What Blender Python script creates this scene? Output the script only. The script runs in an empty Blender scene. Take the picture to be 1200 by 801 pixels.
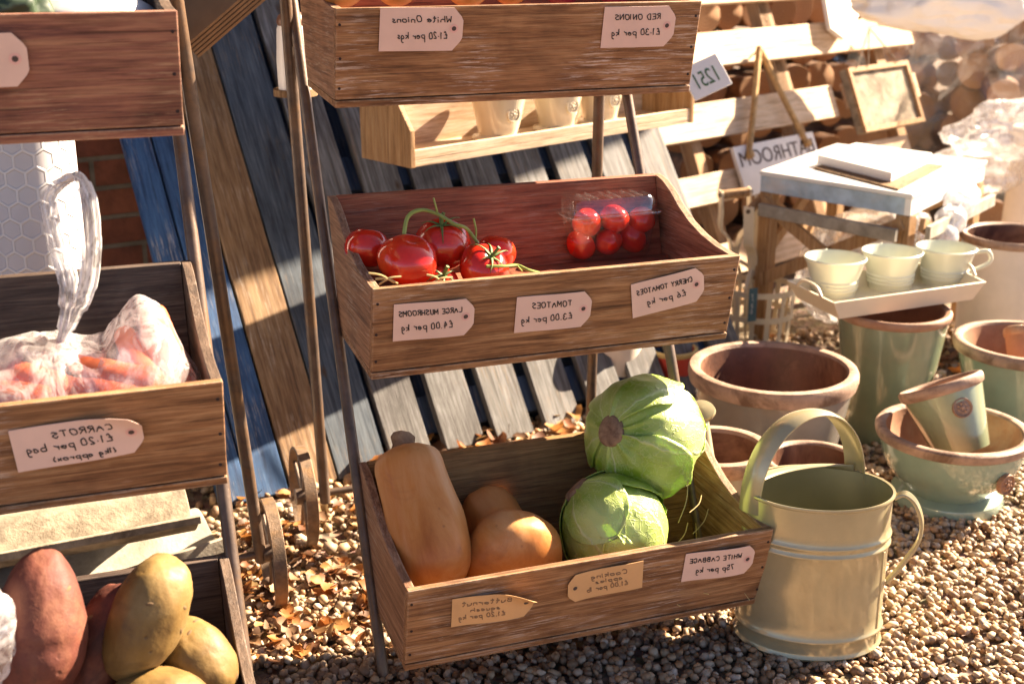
import bpy, bmesh, math, random
import numpy as np
from mathutils import Vector, Matrix, noise
PI = math.pi
rad = math.radians
random.seed(7)
SC = bpy.context.scene
COL = SC.collection

# ------------------------------------------------------------------ camera, light, exposure
CAM_H, F_PX, PITCH, YAW = 1.15, 1500.0, rad(18), rad(-19.7)
cam_d = bpy.data.cameras.new('camera')
cam = bpy.data.objects.new('camera', cam_d); COL.objects.link(cam)
cam.location = (0, 0, CAM_H); cam.rotation_euler = (PI/2 - PITCH, 0, YAW)
cam_d.sensor_width = 36; cam_d.lens = 36*F_PX/1200
cam_d.clip_start = .05; cam_d.clip_end = 300
cam_d.dof.use_dof = True; cam_d.dof.focus_distance = 1.95; cam_d.dof.aperture_fstop = 5.0
SC.camera = cam
SUN_HEAD, SUN_EL = rad(12), rad(34)
sun_v = Vector((math.cos(SUN_EL)*math.cos(SUN_HEAD), math.cos(SUN_EL)*math.sin(SUN_HEAD), math.sin(SUN_EL)))
sl = bpy.data.lights.new('sun', 'SUN'); sl.energy = 5.0; sl.angle = rad(.5); sl.color = (1, .86, .69)
so = bpy.data.objects.new('sun', sl); COL.objects.link(so)
so.rotation_euler = (-sun_v).to_track_quat('-Z', 'Y').to_euler(); so.location = (6, 1, 5)
W = bpy.data.worlds.new('World'); SC.world = W; W.use_nodes = True
nt = W.node_tree
sky = nt.nodes.new('ShaderNodeTexSky'); sky.sky_type = 'NISHITA'; sky.sun_disc = False
sky.air_density = .4; sky.dust_density = .6
sky.sun_elevation = SUN_EL; sky.sun_rotation = PI/2 - SUN_HEAD
bg = nt.nodes['Background']; nt.links.new(sky.outputs[0], bg.inputs[0]); bg.inputs[1].default_value = .052
SC.view_settings.view_transform = 'Standard'; SC.view_settings.look = 'None'
SC.view_settings.exposure = 2.62; SC.view_settings.gamma = 1
SC.view_settings.use_white_balance = True; SC.view_settings.white_balance_temperature = 7300; SC.view_settings.white_balance_tint = 14
SC.cycles.max_bounces = 10; SC.cycles.transparent_max_bounces = 24
SC.cycles.sample_clamp_indirect = 6

# pixel -> point helpers (photo is 1200 x 801): a ray from the eye met by a real plane of the place
_M = cam.rotation_euler.to_matrix()
EYE = Vector((0, 0, CAM_H))
def ray(x, y): return _M @ Vector(((x-600)/F_PX, -(y-400.5)/F_PX, -1))
def atZ(x, y, z=0): r = ray(x, y); return EYE + r*((z-CAM_H)/r.z)
def atY(x, y, Y): r = ray(x, y); return EYE + r*(Y/r.y)
def atX(x, y, X): r = ray(x, y); return EYE + r*(X/r.x)

# ------------------------------------------------------------------ materials
class NT:
    def __init__(s, name):
        s.m = bpy.data.materials.new(name); s.m.use_nodes = True
        s.t = s.m.node_tree; s.b = s.t.nodes['Principled BSDF']; s.out = s.t.nodes['Material Output']
    def n(s, typ, **kw):
        nd = s.t.nodes.new('ShaderNode'+typ)
        for k, v in kw.items():
            if hasattr(nd, k) and k not in nd.inputs: setattr(nd, k, v)
            else: s.put(nd.inputs[k], v)
        return nd
    def put(s, sock, v):
        if isinstance(v, bpy.types.NodeSocket): s.t.links.new(v, sock)
        else:
            if sock.type == 'RGBA' and len(v) == 3: v = (*v, 1)
            sock.default_value = v
    def set(s, **kw):
        for k, v in kw.items(): s.put(s.b.inputs[k.replace('_', ' ')], v)
    def coord(s, scale=(1,1,1), rand=True, src='Object'):
        tc = s.n('TexCoord').outputs[src]
        if rand:
            r = s.n('ObjectInfo').outputs['Random']
            mul = s.n('Math', operation='MULTIPLY'); s.put(mul.inputs[0], r); mul.inputs[1].default_value = 37.0
            add = s.n('VectorMath', operation='ADD'); s.put(add.inputs[0], tc); s.put(add.inputs[1], mul.outputs[0]); tc = add.outputs[0]
        mp = s.n('Mapping'); s.put(mp.inputs['Vector'], tc); mp.inputs['Scale'].default_value = scale
        return mp.outputs[0]
    def noise(s, vec, scale, detail=6, rough=.6, dist=0.):
        nd = s.n('TexNoise'); s.put(nd.inputs['Vector'], vec); nd.inputs['Scale'].default_value = scale
        nd.inputs['Detail'].default_value = detail; nd.inputs['Roughness'].default_value = rough; nd.inputs['Distortion'].default_value = dist
        return nd.outputs['Fac']
    def ramp(s, fac, stops, interp='LINEAR'):
        nd = s.n('ValToRGB'); cr = nd.color_ramp; cr.interpolation = interp
        while len(cr.elements) < len(stops): cr.elements.new(.5)
        for e, (p, c) in zip(cr.elements, stops):
            e.position = p; e.color = (*c, 1) if len(c) == 3 else c
        s.put(nd.inputs['Fac'], fac); return nd.outputs['Color']
    def mask(s, fac, a, b): return s.ramp(fac, [(a, (0,0,0)), (b, (1,1,1))])
    def mix(s, fac, a, b, mode='MIX'):
        nd = s.n('Mix', data_type='RGBA', blend_type=mode)
        s.put(nd.inputs[0], fac); s.put(nd.inputs[6], a); s.put(nd.inputs[7], b); return nd.outputs[2]
    def bump(s, h, strength=.3, dist=.002):
        nd = s.n('Bump'); s.put(nd.inputs['Height'], h); nd.inputs['Strength'].default_value = strength
        nd.inputs['Distance'].default_value = dist; s.put(s.b.inputs['Normal'], nd.outputs[0])

def wood(name, dark, mid, light, axis='X', wear=.5, wearcol=(.5,.43,.36), rough=.7, knots=False, stain=.5, sc=1., edge=0.):
    N = NT(name)
    def sv(a, c): v = [c*sc]*3; v['XYZ'.index(axis)] = a*sc; return tuple(v)
    a = N.noise(N.coord(sv(2.6, 46)), 2.2, 9, .66, .5)
    c = N.ramp(a, [(.28, dark), (.48, mid), (.72, light)])
    f = N.noise(N.coord(sv(7, 260)), 2, 5, .7)
    c = N.mix(.75, c, N.ramp(f, [(.3, (.30,.27,.25)), (.52, (1,1,1)), (.8, (1.25,1.2,1.15))]), 'MULTIPLY')
    cr = N.noise(N.coord(sv(3.2, 120)), 1.7, 6, .62, .15)
    c = N.mix(.85, c, N.ramp(cr, [(.30, (.28,.24,.22)), (.40, (1,1,1)), (.60, (1,1,1)), (.70, (.40,.35,.32))]), 'MULTIPLY')
    big = N.noise(N.coord((3*sc,3*sc,3*sc)), 2, 4, .6, .5)
    c = N.mix(stain, c, N.ramp(big, [(.33, (.35,.3,.3)), (.52, (1,1,1))]), 'MULTIPLY')
    if wear:
        w = N.noise(N.coord(sv(7, 120)), 2.2, 7, .72, .2)
        lo = N.noise(N.coord((5*sc,5*sc,5*sc)), 1.3, 3)
        wm = N.n('Math', operation='MULTIPLY'); N.put(wm.inputs[0], N.mask(w, .53, .61)); N.put(wm.inputs[1], N.mask(lo, .46, .62))
        wm2 = N.n('Math', operation='MULTIPLY'); N.put(wm2.inputs[0], wm.outputs[0]); wm2.inputs[1].default_value = wear
        c = N.mix(wm2.outputs[0], c, wearcol)
    if knots:
        v = N.n('TexVoronoi'); N.put(v.inputs['Vector'], N.coord(sv(3.2, 7))); v.inputs['Scale'].default_value = 1.6
        c = N.mix(N.ramp(v.outputs['Distance'], [(.02, (1,1,1)), (.1, (0,0,0))]), c, (.06,.035,.02))
    if edge:
        bv = N.n('Bevel', samples=4); bv.inputs['Radius'].default_value = .005
        gm = N.n('NewGeometry').outputs['Normal']
        dt = N.n('VectorMath', operation='DOT_PRODUCT'); N.put(dt.inputs[0], bv.outputs[0]); N.put(dt.inputs[1], gm)
        em = N.n('Math', operation='MULTIPLY'); N.put(em.inputs[0], N.ramp(dt.outputs['Value'], [(.80, (1,1,1)), (.985, (0,0,0))])); N.put(em.inputs[1], N.mask(N.noise(N.coord((30,30,30)), 2, 5, .7), .40, .58))
        em2 = N.n('Math', operation='MULTIPLY'); N.put(em2.inputs[0], em.outputs[0]); em2.inputs[1].default_value = edge
        c = N.mix(em2.outputs[0], c, (.52,.40,.27))
    N.set(Base_Color=c, Roughness=rough); N.b.inputs['Specular IOR Level'].default_value = .3
    N.bump(f, .5, .0015)
    return N.m

def plain(name, col, rough=.5, var=.25, scale=12, metal=0., bump=.0, coat=0., spec=.5, sub=0., dirt=None, dirtamt=.5):
    N = NT(name)
    a = N.noise(N.coord(), scale, 6, .6)
    lo = tuple(max(0, v*(1-var)) for v in col); hi = tuple(min(1, v*(1+var)) for v in col)
    c = N.ramp(a, [(.3, lo), (.7, hi)])
    if dirt:
        d = N.noise(N.coord(), scale*.35, 8, .7, .6)
        mm = N.n('Math', operation='MULTIPLY'); N.put(mm.inputs[0], N.mask(d, .48, .64)); mm.inputs[1].default_value = dirtamt
        c = N.mix(mm.outputs[0], c, dirt)
    N.set(Base_Color=c, Roughness=rough, Metallic=metal); N.b.inputs['Specular IOR Level'].default_value = spec
    if coat: N.b.inputs['Coat Weight'].default_value = coat; N.b.inputs['Coat Roughness'].default_value = .08
    if sub:
        N.b.inputs['Subsurface Weight'].default_value = sub; N.b.inputs['Subsurface Radius'].default_value = (.02,.008,.004); N.b.inputs['Subsurface Scale'].default_value = .5
    if bump: N.bump(N.noise(N.coord(), scale*6, 5, .6), bump, .002)
    return N.m

MT = {}
MT['crate_x'] = wood('crate wood', (.075,.032,.014), (.25,.12,.052), (.44,.26,.13), 'X', .7, (.56,.47,.40), edge=.8, stain=.65, knots=True)
MT['crate_y'] = wood('crate side wood', (.11,.05,.028), (.29,.15,.085), (.42,.26,.16), 'Y', .5, edge=.8)
MT['crate_in'] = wood('crate inside wood', (.12,.03,.015), (.29,.085,.04), (.38,.15,.075), 'X', .15)
MT['crate_in_bottom'] = wood('crate inside brown wood', (.11,.05,.015), (.28,.145,.05), (.40,.23,.09), 'X', .1)
MT['crate_red_x'] = wood('reddish crate wood', (.085,.03,.03), (.24,.10,.065), (.36,.19,.11), 'X', .55, (.45,.30,.18), edge=.7, stain=.7)
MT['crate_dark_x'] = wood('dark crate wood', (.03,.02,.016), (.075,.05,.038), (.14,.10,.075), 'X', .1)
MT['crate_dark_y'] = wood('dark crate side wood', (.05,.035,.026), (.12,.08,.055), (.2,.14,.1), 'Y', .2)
MT['fence'] = wood('pale softwood slats', (.40,.25,.13), (.64,.47,.31), (.74,.60,.44), 'X', .3, (.75,.68,.58), knots=True, stain=.2)
MT['fence_z'] = wood('softwood posts', (.24,.125,.05), (.38,.22,.10), (.50,.33,.18), 'Z', .1, stain=.25)
MT['slat_tan'] = wood('bare grey brown board', (.07,.035,.014), (.21,.12,.055), (.34,.225,.12), 'Z', .4, (.6,.52,.42), knots=True, stain=.35)
MT['slat_blue'] = wood('blue grey washed board', (.04,.037,.033), (.125,.125,.12), (.26,.27,.275), 'Z', .7, (.22,.15,.085), knots=True, stain=.6)
MT['slat_dusk'] = wood('dull blue painted board', (.012,.018,.028), (.05,.07,.092), (.12,.15,.175), 'Z', .5, (.22,.16,.10), knots=True, stain=.5)
MT['slat_navy'] = wood('dark blue painted board', (.012,.022,.05), (.03,.06,.12), (.06,.10,.17), 'Z', .35, (.30,.24,.18), stain=.3)
MT['blue_paint'] = wood('bright blue flaking paint', (.012,.03,.08), (.025,.08,.19), (.05,.13,.27), 'Z', .5, (.5,.45,.38), stain=.4)
MT['steel'] = plain('dark brown steel', (.115,.082,.062), .42, .35, 30, metal=.35, bump=.15, dirt=(.2,.11,.05), dirtamt=.7)
MT['strap'] = plain('pitted wheel iron', (.19,.13,.085), .5, .4, 60, metal=.3, bump=.5, dirt=(.3,.16,.06), dirtamt=.6)
MT['tag'] = plain('pale pink buff card', (.62,.44,.37), .75, .06, 18)
MT['kraft'] = plain('brown kraft card', (.56,.33,.15), .75, .08, 18)
MT['ink'] = plain('black felt pen', (.012,.011,.012), .6, .1)
MT['ink_faint'] = plain('faded brown pen', (.24,.14,.07), .7, .1)
MT['ring'] = plain('pink eyelet ring', (.62,.36,.32), .6, .05)
MT['hole'] = plain('dark eyelet', (.06,.04,.035), .8, .1)
MT['cream_metal'] = plain('cream enamelled steel', (.38,.33,.195), .24, .12, 9, metal=.25, coat=.35, dirt=(.30,.24,.13), dirtamt=.45, bump=.06)
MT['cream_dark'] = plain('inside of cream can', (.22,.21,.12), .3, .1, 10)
MT['cup'] = plain('pale sage enamel', (.58,.60,.49), .25, .05, 8, coat=.4)
MT['tray'] = plain('cream painted tray', (.66,.58,.43), .35, .06, 10)
MT['terra'] = plain('bare terracotta', (.31,.155,.085), .7, .3, 16, bump=.25, dirt=(.42,.32,.22), dirtamt=.55)
MT['terra_pale'] = plain('pale terracotta rim', (.33,.215,.15), .6, .3, 26, bump=.3, dirt=(.11,.055,.03), dirtamt=.9)
MT['terra_dark'] = plain('dark brown terracotta', (.105,.042,.023), .45, .45, 14, bump=.35, dirt=(.32,.17,.10), dirtamt=.8)  # darker, browner tone for pot insides and the jug lid
MT['glaze_grey'] = plain('grey glaze', (.23,.205,.175), .25, .15, 10, coat=.5, dirt=(.25,.17,.11), dirtamt=.4)
MT['glaze_green'] = plain('sage green glaze', (.21,.25,.155), .2, .14, 9, coat=.7, dirt=(.30,.24,.14), dirtamt=.3)
MT['glaze_aqua'] = plain('aqua green glaze', (.235,.32,.245), .18, .14, 10, coat=.8, dirt=(.42,.30,.18), dirtamt=.25)
MT['glaze_cream'] = plain('cream glaze', (.60,.52,.38), .22, .08, 8, coat=.6)
MT['white_pot'] = plain('chalky white clay', (.66,.58,.49), .6, .1, 10, bump=.1)
MT['enamel'] = plain('white enamel', (.78,.76,.72), .3, .04)
MT['white_paint'] = plain('white painted board', (.76,.73,.68), .6, .06, 14)
MT['galv'] = plain('galvanised top', (.66,.68,.68), .35, .12, 14, metal=.25)
MT['bluegrey'] = plain('blue grey painted edge', (.33,.45,.55), .55, .35, 18, dirt=(.6,.55,.5), dirtamt=.5)
MT['rope'] = plain('hairy jute rope', (.45,.28,.12), .9, .35, 60, bump=.4)
MT['twine'] = plain('dark twine', (.13,.09,.06), .9, .2, 40)
MT['teal'] = plain('dark teal card', (.03,.10,.13), .5, .1)
MT['green_ink'] = plain('dark green lettering', (.06,.13,.05), .6, .1)
MT['brown_ink'] = plain('brown lettering', (.07,.035,.02), .6, .15)
MT['bark'] = plain('log bark', (.17,.085,.04), .9, .5, 30, bump=.6)
MT['cement'] = plain('weathered cement', (.27,.225,.16), .9, .45, 26, bump=.8, dirt=(.09,.065,.04), dirtamt=.8)
MT['cement_pale'] = plain('pale cement', (.30,.275,.225), .9, .3, 22, bump=.6, dirt=(.16,.13,.09), dirtamt=.6)
MT['card'] = plain('corrugated cardboard', (.23,.13,.06), .85, .12, 30)
MT['red_plastic'] = plain('red plastic', (.42,.045,.03), .4, .12)
MT['stem'] = plain('pale green stem', (.20,.26,.055), .5, .3, 30, sub=.1)
MT['calyx'] = plain('green calyx', (.085,.13,.025), .6, .3, 40)
MT['straw'] = plain('dry straw', (.48,.36,.15), .8, .3, 30)
MT['pith'] = plain('white crumpled paper', (.8,.8,.78), .7, .05)
MT['mush'] = plain('pale speckled skin', (.62,.63,.62), .5, .1, 18, dirt=(.42,.34,.24), dirtamt=.5)
MT['dark_green'] = plain('dark green leaf', (.025,.05,.02), .45, .4, 10)
MT['slot'] = plain('dark split', (.02,.008,.006), .8, .1)
MT['eye'] = plain('dark tuber eye', (.13,.075,.03), .8, .3)
MT['white_sack'] = plain('white woven sack', (.80,.78,.74), .6, .05, 8, bump=.2)
MT['sticker'] = plain('dark green sticker', (.03,.09,.05), .35, .3, 60)

def log_end():
    N = NT('cut log end')
    w = N.n('TexWave', wave_type='RINGS'); N.put(w.inputs['Vector'], N.coord(rand=False)); w.inputs['Scale'].default_value = 26
    try: w.rings_direction = 'Z'
    except Exception: pass
    w.inputs['Distortion'].default_value = 2
    c = N.ramp(w.outputs['Fac'], [(0, (.26,.13,.055)), (1, (.42,.23,.11))])
    N.set(Base_Color=c, Roughness=.85); return N.m
MT['log_end'] = log_end()

def tomato_mat():
    N = NT('tomato skin')
    a = N.noise(N.coord(), 16, 5, .55)
    c = N.ramp(a, [(.3, (.50,.012,.008)), (.55, (.64,.03,.012)), (.75, (.70,.085,.018))])
    N.set(Base_Color=c, Roughness=.16); N.b.inputs['Subsurface Weight'].default_value = .2
    N.b.inputs['Subsurface Radius'].default_value = (.02,.004,.002); N.b.inputs['Subsurface Scale'].default_value = .5
    N.b.inputs['Coat Weight'].default_value = .3; N.b.inputs['Coat Roughness'].default_value = .05
    N.bump(N.noise(N.coord(), 30, 3), .04, .004)
    return N.m
MT['tomato'] = tomato_mat()

def skin(name, stops, scale=9, speck=(.1,.05,.02), speckamt=.6, rough=.55, bump=.3, sub=.12, speckscale=80, lowspeck=.3, st=1.):
    N = NT(name)
    a = N.noise(N.coord((1,1,st)), scale, 7, .66, .4)
    c = N.ramp(a, stops)
    v = N.n('TexVoronoi'); N.put(v.inputs['Vector'], N.coord()); v.inputs['Scale'].default_value = speckscale
    rnd = N.noise(N.coord(), speckscale*.4, 3)
    s1 = N.n('Math', operation='MULTIPLY'); N.put(s1.inputs[0], N.ramp(v.outputs['Distance'], [(.05, (1,1,1)), (.2, (0,0,0))])); N.put(s1.inputs[1], N.mask(rnd, .5, .65))
    s2 = N.n('Math', operation='MULTIPLY'); N.put(s2.inputs[0], s1.outputs[0]); s2.inputs[1].default_value = speckamt
    c = N.mix(s2.outputs[0], c, speck)
    b = N.noise(N.coord(), scale*.7, 8, .7, 1.2)
    s3 = N.n('Math', operation='MULTIPLY'); N.put(s3.inputs[0], N.mask(b, .56, .68)); s3.inputs[1].default_value = lowspeck
    c = N.mix(s3.outputs[0], c, speck)
    N.set(Base_Color=c, Roughness=rough); N.b.inputs['Specular IOR Level'].default_value = .35
    if sub:
        N.b.inputs['Subsurface Weight'].default_value = sub; N.b.inputs['Subsurface Radius'].default_value = (.02,.01,.005); N.b.inputs['Subsurface Scale'].default_value = .4
    h = N.n('Math', operation='SUBTRACT'); N.put(h.inputs[0], N.noise(N.coord(), 40, 5, .6)); N.put(h.inputs[1], s2.outputs[0])
    N.bump(h.outputs[0], bump, .002)
    return N.m
MT['butternut'] = skin('butternut skin', [(.3, (.36,.115,.025)), (.48, (.50,.20,.052)), (.70, (.60,.33,.145))], 11, (.24,.095,.04), .75, .45, .3, .10, 60, .35, st=.3)
MT['potato'] = skin('potato skin', [(.3, (.085,.046,.014)), (.48, (.17,.102,.030)), (.66, (.23,.15,.055)), (.8, (.22,.12,.04))], 11, (.055,.03,.014), .85, .55, .7, .03, 62, .7)
MT['sweet'] = skin('sweet potato skin', [(.3, (.05,.017,.013)), (.48, (.125,.035,.022)), (.68, (.21,.082,.045))], 15, (.05,.022,.017), .8, .65, 1., .0, 45, .75)
MT['carrot'] = skin('carrot skin', [(.3, (.46,.10,.035)), (.5, (.56,.14,.055)), (.75, (.62,.22,.11))], 14, (.25,.07,.03), .5, .45, .4, .1, 60, .1)
MT['onion'] = skin('onion skin', [(.3, (.34,.12,.03)), (.5, (.52,.24,.07)), (.75, (.66,.42,.18))], 12, (.3,.1,.04), .3, .35, .2, .05, 60, .2)
MT['red_onion'] = skin('red onion skin', [(.3, (.12,.01,.03)), (.5, (.24,.02,.06)), (.75, (.34,.06,.1))], 12, (.1,.01,.02), .3, .35, .2, 0, 60, .2)

def cabbage_mat():
    N = NT('cabbage leaf')
    tc = N.n('TexCoord').outputs['Object']
    sep = N.n('SeparateXYZ'); N.put(sep.inputs[0], tc)
    an = N.n('Math', operation='ARCTAN2'); N.put(an.inputs[0], sep.outputs[1]); N.put(an.inputs[1], sep.outputs[0])
    wob = N.noise(tc, 12, 4, .6)
    def vein(freq, amp, width, ph=0):
        m1 = N.n('Math', operation='MULTIPLY_ADD'); N.put(m1.inputs[0], wob); m1.inputs[1].default_value = amp; N.put(m1.inputs[2], an.outputs[0])
        m2 = N.n('Math', operation='MULTIPLY_ADD'); N.put(m2.inputs[0], m1.outputs[0]); m2.inputs[1].default_value = freq; m2.inputs[2].default_value = ph
        s = N.n('Math', operation='SINE'); N.put(s.inputs[0], m2.outputs[0])
        ab = N.n('Math', operation='ABSOLUTE'); N.put(ab.inputs[0], s.outputs[0])
        return N.ramp(ab.outputs[0], [(0, (1,1,1)), (width, (0,0,0))])
    v1, v2 = vein(2.5, .7, .12), vein(9, 1.6, .1, 1)
    vv = N.n('TexVoronoi', feature='DISTANCE_TO_EDGE'); N.put(vv.inputs['Vector'], N.mix(.15, tc, N.n('TexNoise').outputs['Color'])); vv.inputs['Scale'].default_value = 26
    v3 = N.ramp(vv.outputs['Distance'], [(0, (1,1,1)), (.07, (0,0,0))])
    base = N.ramp(N.noise(tc, 9, 5, .6, .3), [(.3, (.12,.23,.012)), (.5, (.23,.35,.03)), (.72, (.40,.48,.11))])
    pale = N.ramp(N.noise(tc, 5, 3), [(.42, (0,0,0)), (.62, (1,1,1))])
    base = N.mix(pale, base, (.42,.52,.17))
    def sc(v, k):
        m = N.n('Math', operation='MULTIPLY'); N.put(m.inputs[0], v); m.inputs[1].default_value = k; return m.outputs[0]
    c = N.mix(sc(v3, .30), base, (.50,.58,.26)); c = N.mix(sc(v2, .10), c, (.60,.66,.38)); c = N.mix(sc(v1, .55), c, (.60,.64,.36))
    N.set(Base_Color=c, Roughness=.38); N.b.inputs['Specular IOR Level'].default_value = .45
    N.b.inputs['Subsurface Weight'].default_value = .25; N.b.inputs['Subsurface Radius'].default_value = (.01,.015,.004); N.b.inputs['Subsurface Scale'].default_value = .4
    h = N.n('Math', operation='ADD'); N.put(h.inputs[0], v2); N.put(h.inputs[1], v3)
    h2 = N.n('Math', operation='ADD'); N.put(h2.inputs[0], h.outputs[0]); N.put(h2.inputs[1], sc(v1, 2.2))
    N.bump(h2.outputs[0], .35, .002)
    return N.m
MT['cabbage'] = cabbage_mat()
MT['cab_stem'] = skin('cut cabbage stalk', [(.3, (.11,.06,.035)), (.5, (.25,.155,.09)), (.7, (.36,.25,.15))], 40, (.1,.06,.03), .6, .8, .5, 0, 200, .4)

def film(name, tint=(1,1,1), milk=.2, gloss=.12, wrinkle=.5, wscale=14):
    """thin clear polythene: mostly see-through, with milky creases and sharp glints"""
    N = NT(name); t = N.t
    tr = N.n('BsdfTransparent'); tr.inputs[0].default_value = (*tint, 1)
    gl = N.n('BsdfGlossy'); gl.inputs['Roughness'].default_value = .12
    tl = N.n('BsdfTranslucent'); tl.inputs[0].default_value = (.9,.9,.9,1)
    df = N.n('BsdfDiffuse'); df.inputs[0].default_value = (.85,.85,.85,1)
    nz = N.noise(N.coord(), wscale, 6, .6, 1.5)
    bp = N.n('Bump'); N.put(bp.inputs['Height'], nz); bp.inputs['Strength'].default_value = wrinkle; bp.inputs['Distance'].default_value = .02
    for x in (gl, tl, df): N.put(x.inputs['Normal'], bp.outputs[0])
    a = N.n('AddShader'); 
    m0 = N.n('MixShader'); m0.inputs[0].default_value = .5; t.links.new(df.outputs[0], m0.inputs[1]); t.links.new(tl.outputs[0], m0.inputs[2])
    crease = N.n('Math', operation='MULTIPLY_ADD'); N.put(crease.inputs[0], N.ramp(nz, [(.42, (0,0,0)), (.5, (1,1,1)), (.58, (0,0,0))])); crease.inputs[1].default_value = milk*1.2; crease.inputs[2].default_value = milk*.6
    m1 = N.n('MixShader'); N.put(m1.inputs[0], crease.outputs[0]); t.links.new(tr.outputs[0], m1.inputs[1]); t.links.new(m0.outputs[0], m1.inputs[2])
    lw = N.n('LayerWeight'); lw.inputs['Blend'].default_value = .25; N.put(lw.inputs['Normal'], bp.outputs[0])
    gm = N.n('Math', operation='MULTIPLY_ADD'); N.put(gm.inputs[0], lw.outputs['Facing']); gm.inputs[1].default_value = gloss*2; gm.inputs[2].default_value = gloss*.5
    m2 = N.n('MixShader'); N.put(m2.inputs[0], gm.outputs[0]); t.links.new(m1.outputs[0], m2.inputs[1]); t.links.new(gl.outputs[0], m2.inputs[2])
    t.links.new(m2.outputs[0], N.out.inputs[0]); t.nodes.remove(N.b)
    t.nodes.remove(a)
    return N.m
MT['bag'] = film('thin carrier bag film', (.98,.90,.91), .32, .15, .22, 13)
MT['bag_milky'] = film('bunched bag film', (.95,.94,.96), .62, .16, .25, 14)
MT['wrap'] = film('log bag film', (.98,.97,.96), .05, .10, .5, 5)
MT['sheeting'] = film('loose clear sheeting', (.97,.95,.93), .30, .14, .6, 6)
MT['clear'] = film('clear rigid punnet', (.99,.99,.99), .02, .24, .10, 16)

def honeycomb_mat():
    N = NT('white honeycomb mesh')
    # hexagons: nearest of two interleaved point lattices, in (angle around the roll, height)
    tc = N.n('TexCoord').outputs['Object']; sp = N.n('SeparateXYZ'); N.put(sp.inputs[0], tc)
    an = N.n('Math', operation='ARCTAN2'); N.put(an.inputs[0], sp.outputs[1]); N.put(an.inputs[1], sp.outputs[0])
    cell = .034
    def m(op, a, b=0., c=0.):
        nd = N.n('Math', operation=op)
        for k, q in enumerate((a, b, c)): N.put(nd.inputs[k], q)
        return nd.outputs[0]
    U = m('MULTIPLY', an.outputs[0], .085/cell); V = m('MULTIPLY', sp.outputs[2], 1/(cell*1.732))
    def dist(o):
        fu = m('SUBTRACT', m('FRACT', m('ADD', U, 20+o)), .5); fv = m('MULTIPLY', m('SUBTRACT', m('FRACT', m('ADD', V, 20+o)), .5), 1.732)
        fu, fv = m('ABSOLUTE', fu), m('ABSOLUTE', fv)
        return m('MAXIMUM', fu, m('ADD', m('MULTIPLY', fu, .5), m('MULTIPLY', fv, .866)))
    h = m('MINIMUM', dist(0), dist(.5))
    line = N.ramp(h, [(.40, (0,0,0)), (.46, (1,1,1))])
    N.set(Base_Color=N.mix(line, (.60,.59,.60), (.76,.75,.73)), Roughness=.5)
    N.bump(line, .6, .004)
    return N.m

def brick_mat():
    N = NT('old red brick')
    b = N.n('TexBrick'); N.put(b.inputs['Vector'], N.coord(rand=False, src='UV')); b.inputs['Scale'].default_value = 1
    b.inputs['Brick Width'].default_value = .225; b.inputs['Row Height'].default_value = .075; b.inputs['Mortar Size'].default_value = .007
    b.inputs['Color1'].default_value = (.36,.12,.055,1); b.inputs['Color2'].default_value = (.24,.075,.04,1); b.inputs['Mortar'].default_value = (.24,.19,.13,1)
    b.inputs['Mortar Smooth'].default_value = .3; b.inputs['Bias'].default_value = .1
    nz = N.noise(N.coord(rand=False), 14, 8, .7)
    c = N.mix(.8, b.outputs['Color'], N.ramp(nz, [(.3, (.4,.42,.36)), (.6, (1.1,1.05,1))]), 'MULTIPLY')
    N.set(Base_Color=c, Roughness=.9)
    h = N.n('Math', operation='MULTIPLY_ADD'); N.put(h.inputs[0], b.outputs['Fac']); h.inputs[1].default_value = -1; N.put(h.inputs[2], nz)
    N.bump(h.outputs[0], .7, .01)
    return N.m

def ground_mat():
    N = NT('gravel bed')
    tc = N.coord(rand=False)
    v = N.n('TexVoronoi'); N.put(v.inputs['Vector'], tc); v.inputs['Scale'].default_value = 60
    c = N.mix(.55, N.ramp(N.noise(tc, 2.2, 6), [(.3, (.13,.09,.055)), (.7, (.27,.19,.12))]), v.outputs['Color'], 'MULTIPLY')
    c = N.mix(.5, c, (.20,.14,.09))
    N.set(Base_Color=c, Roughness=.9)
    N.bump(v.outputs['Distance'], .8, .012)
    return N.m

def pebble_mat():
    N = NT('mixed flint pebbles')
    at = N.n('Attribute', attribute_name='tone')
    nz = N.noise(N.coord(rand=False), 120, 4, .6)
    c = N.mix(.6, at.outputs['Color'], N.ramp(nz, [(.3, (.62,.58,.55)), (.65, (1.15,1.12,1.08))]), 'MULTIPLY')
    N.set(Base_Color=c, Roughness=.55); N.b.inputs['Specular IOR Level'].default_value = .35
    return N.m

def leaf_mat():
    N = NT('dead brown leaf')
    at = N.n('Attribute', attribute_name='tone')
    N.set(Base_Color=at.outputs['Color'], Roughness=.6)
    tl = N.n('BsdfTranslucent'); N.put(tl.inputs[0], at.outputs['Color'])
    mx = N.n('MixShader'); mx.inputs[0].default_value = .3
    N.t.links.new(N.b.outputs[0], mx.inputs[1]); N.t.links.new(tl.outputs[0], mx.inputs[2]); N.t.links.new(mx.outputs[0], N.out.inputs[0])
    return N.m

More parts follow.
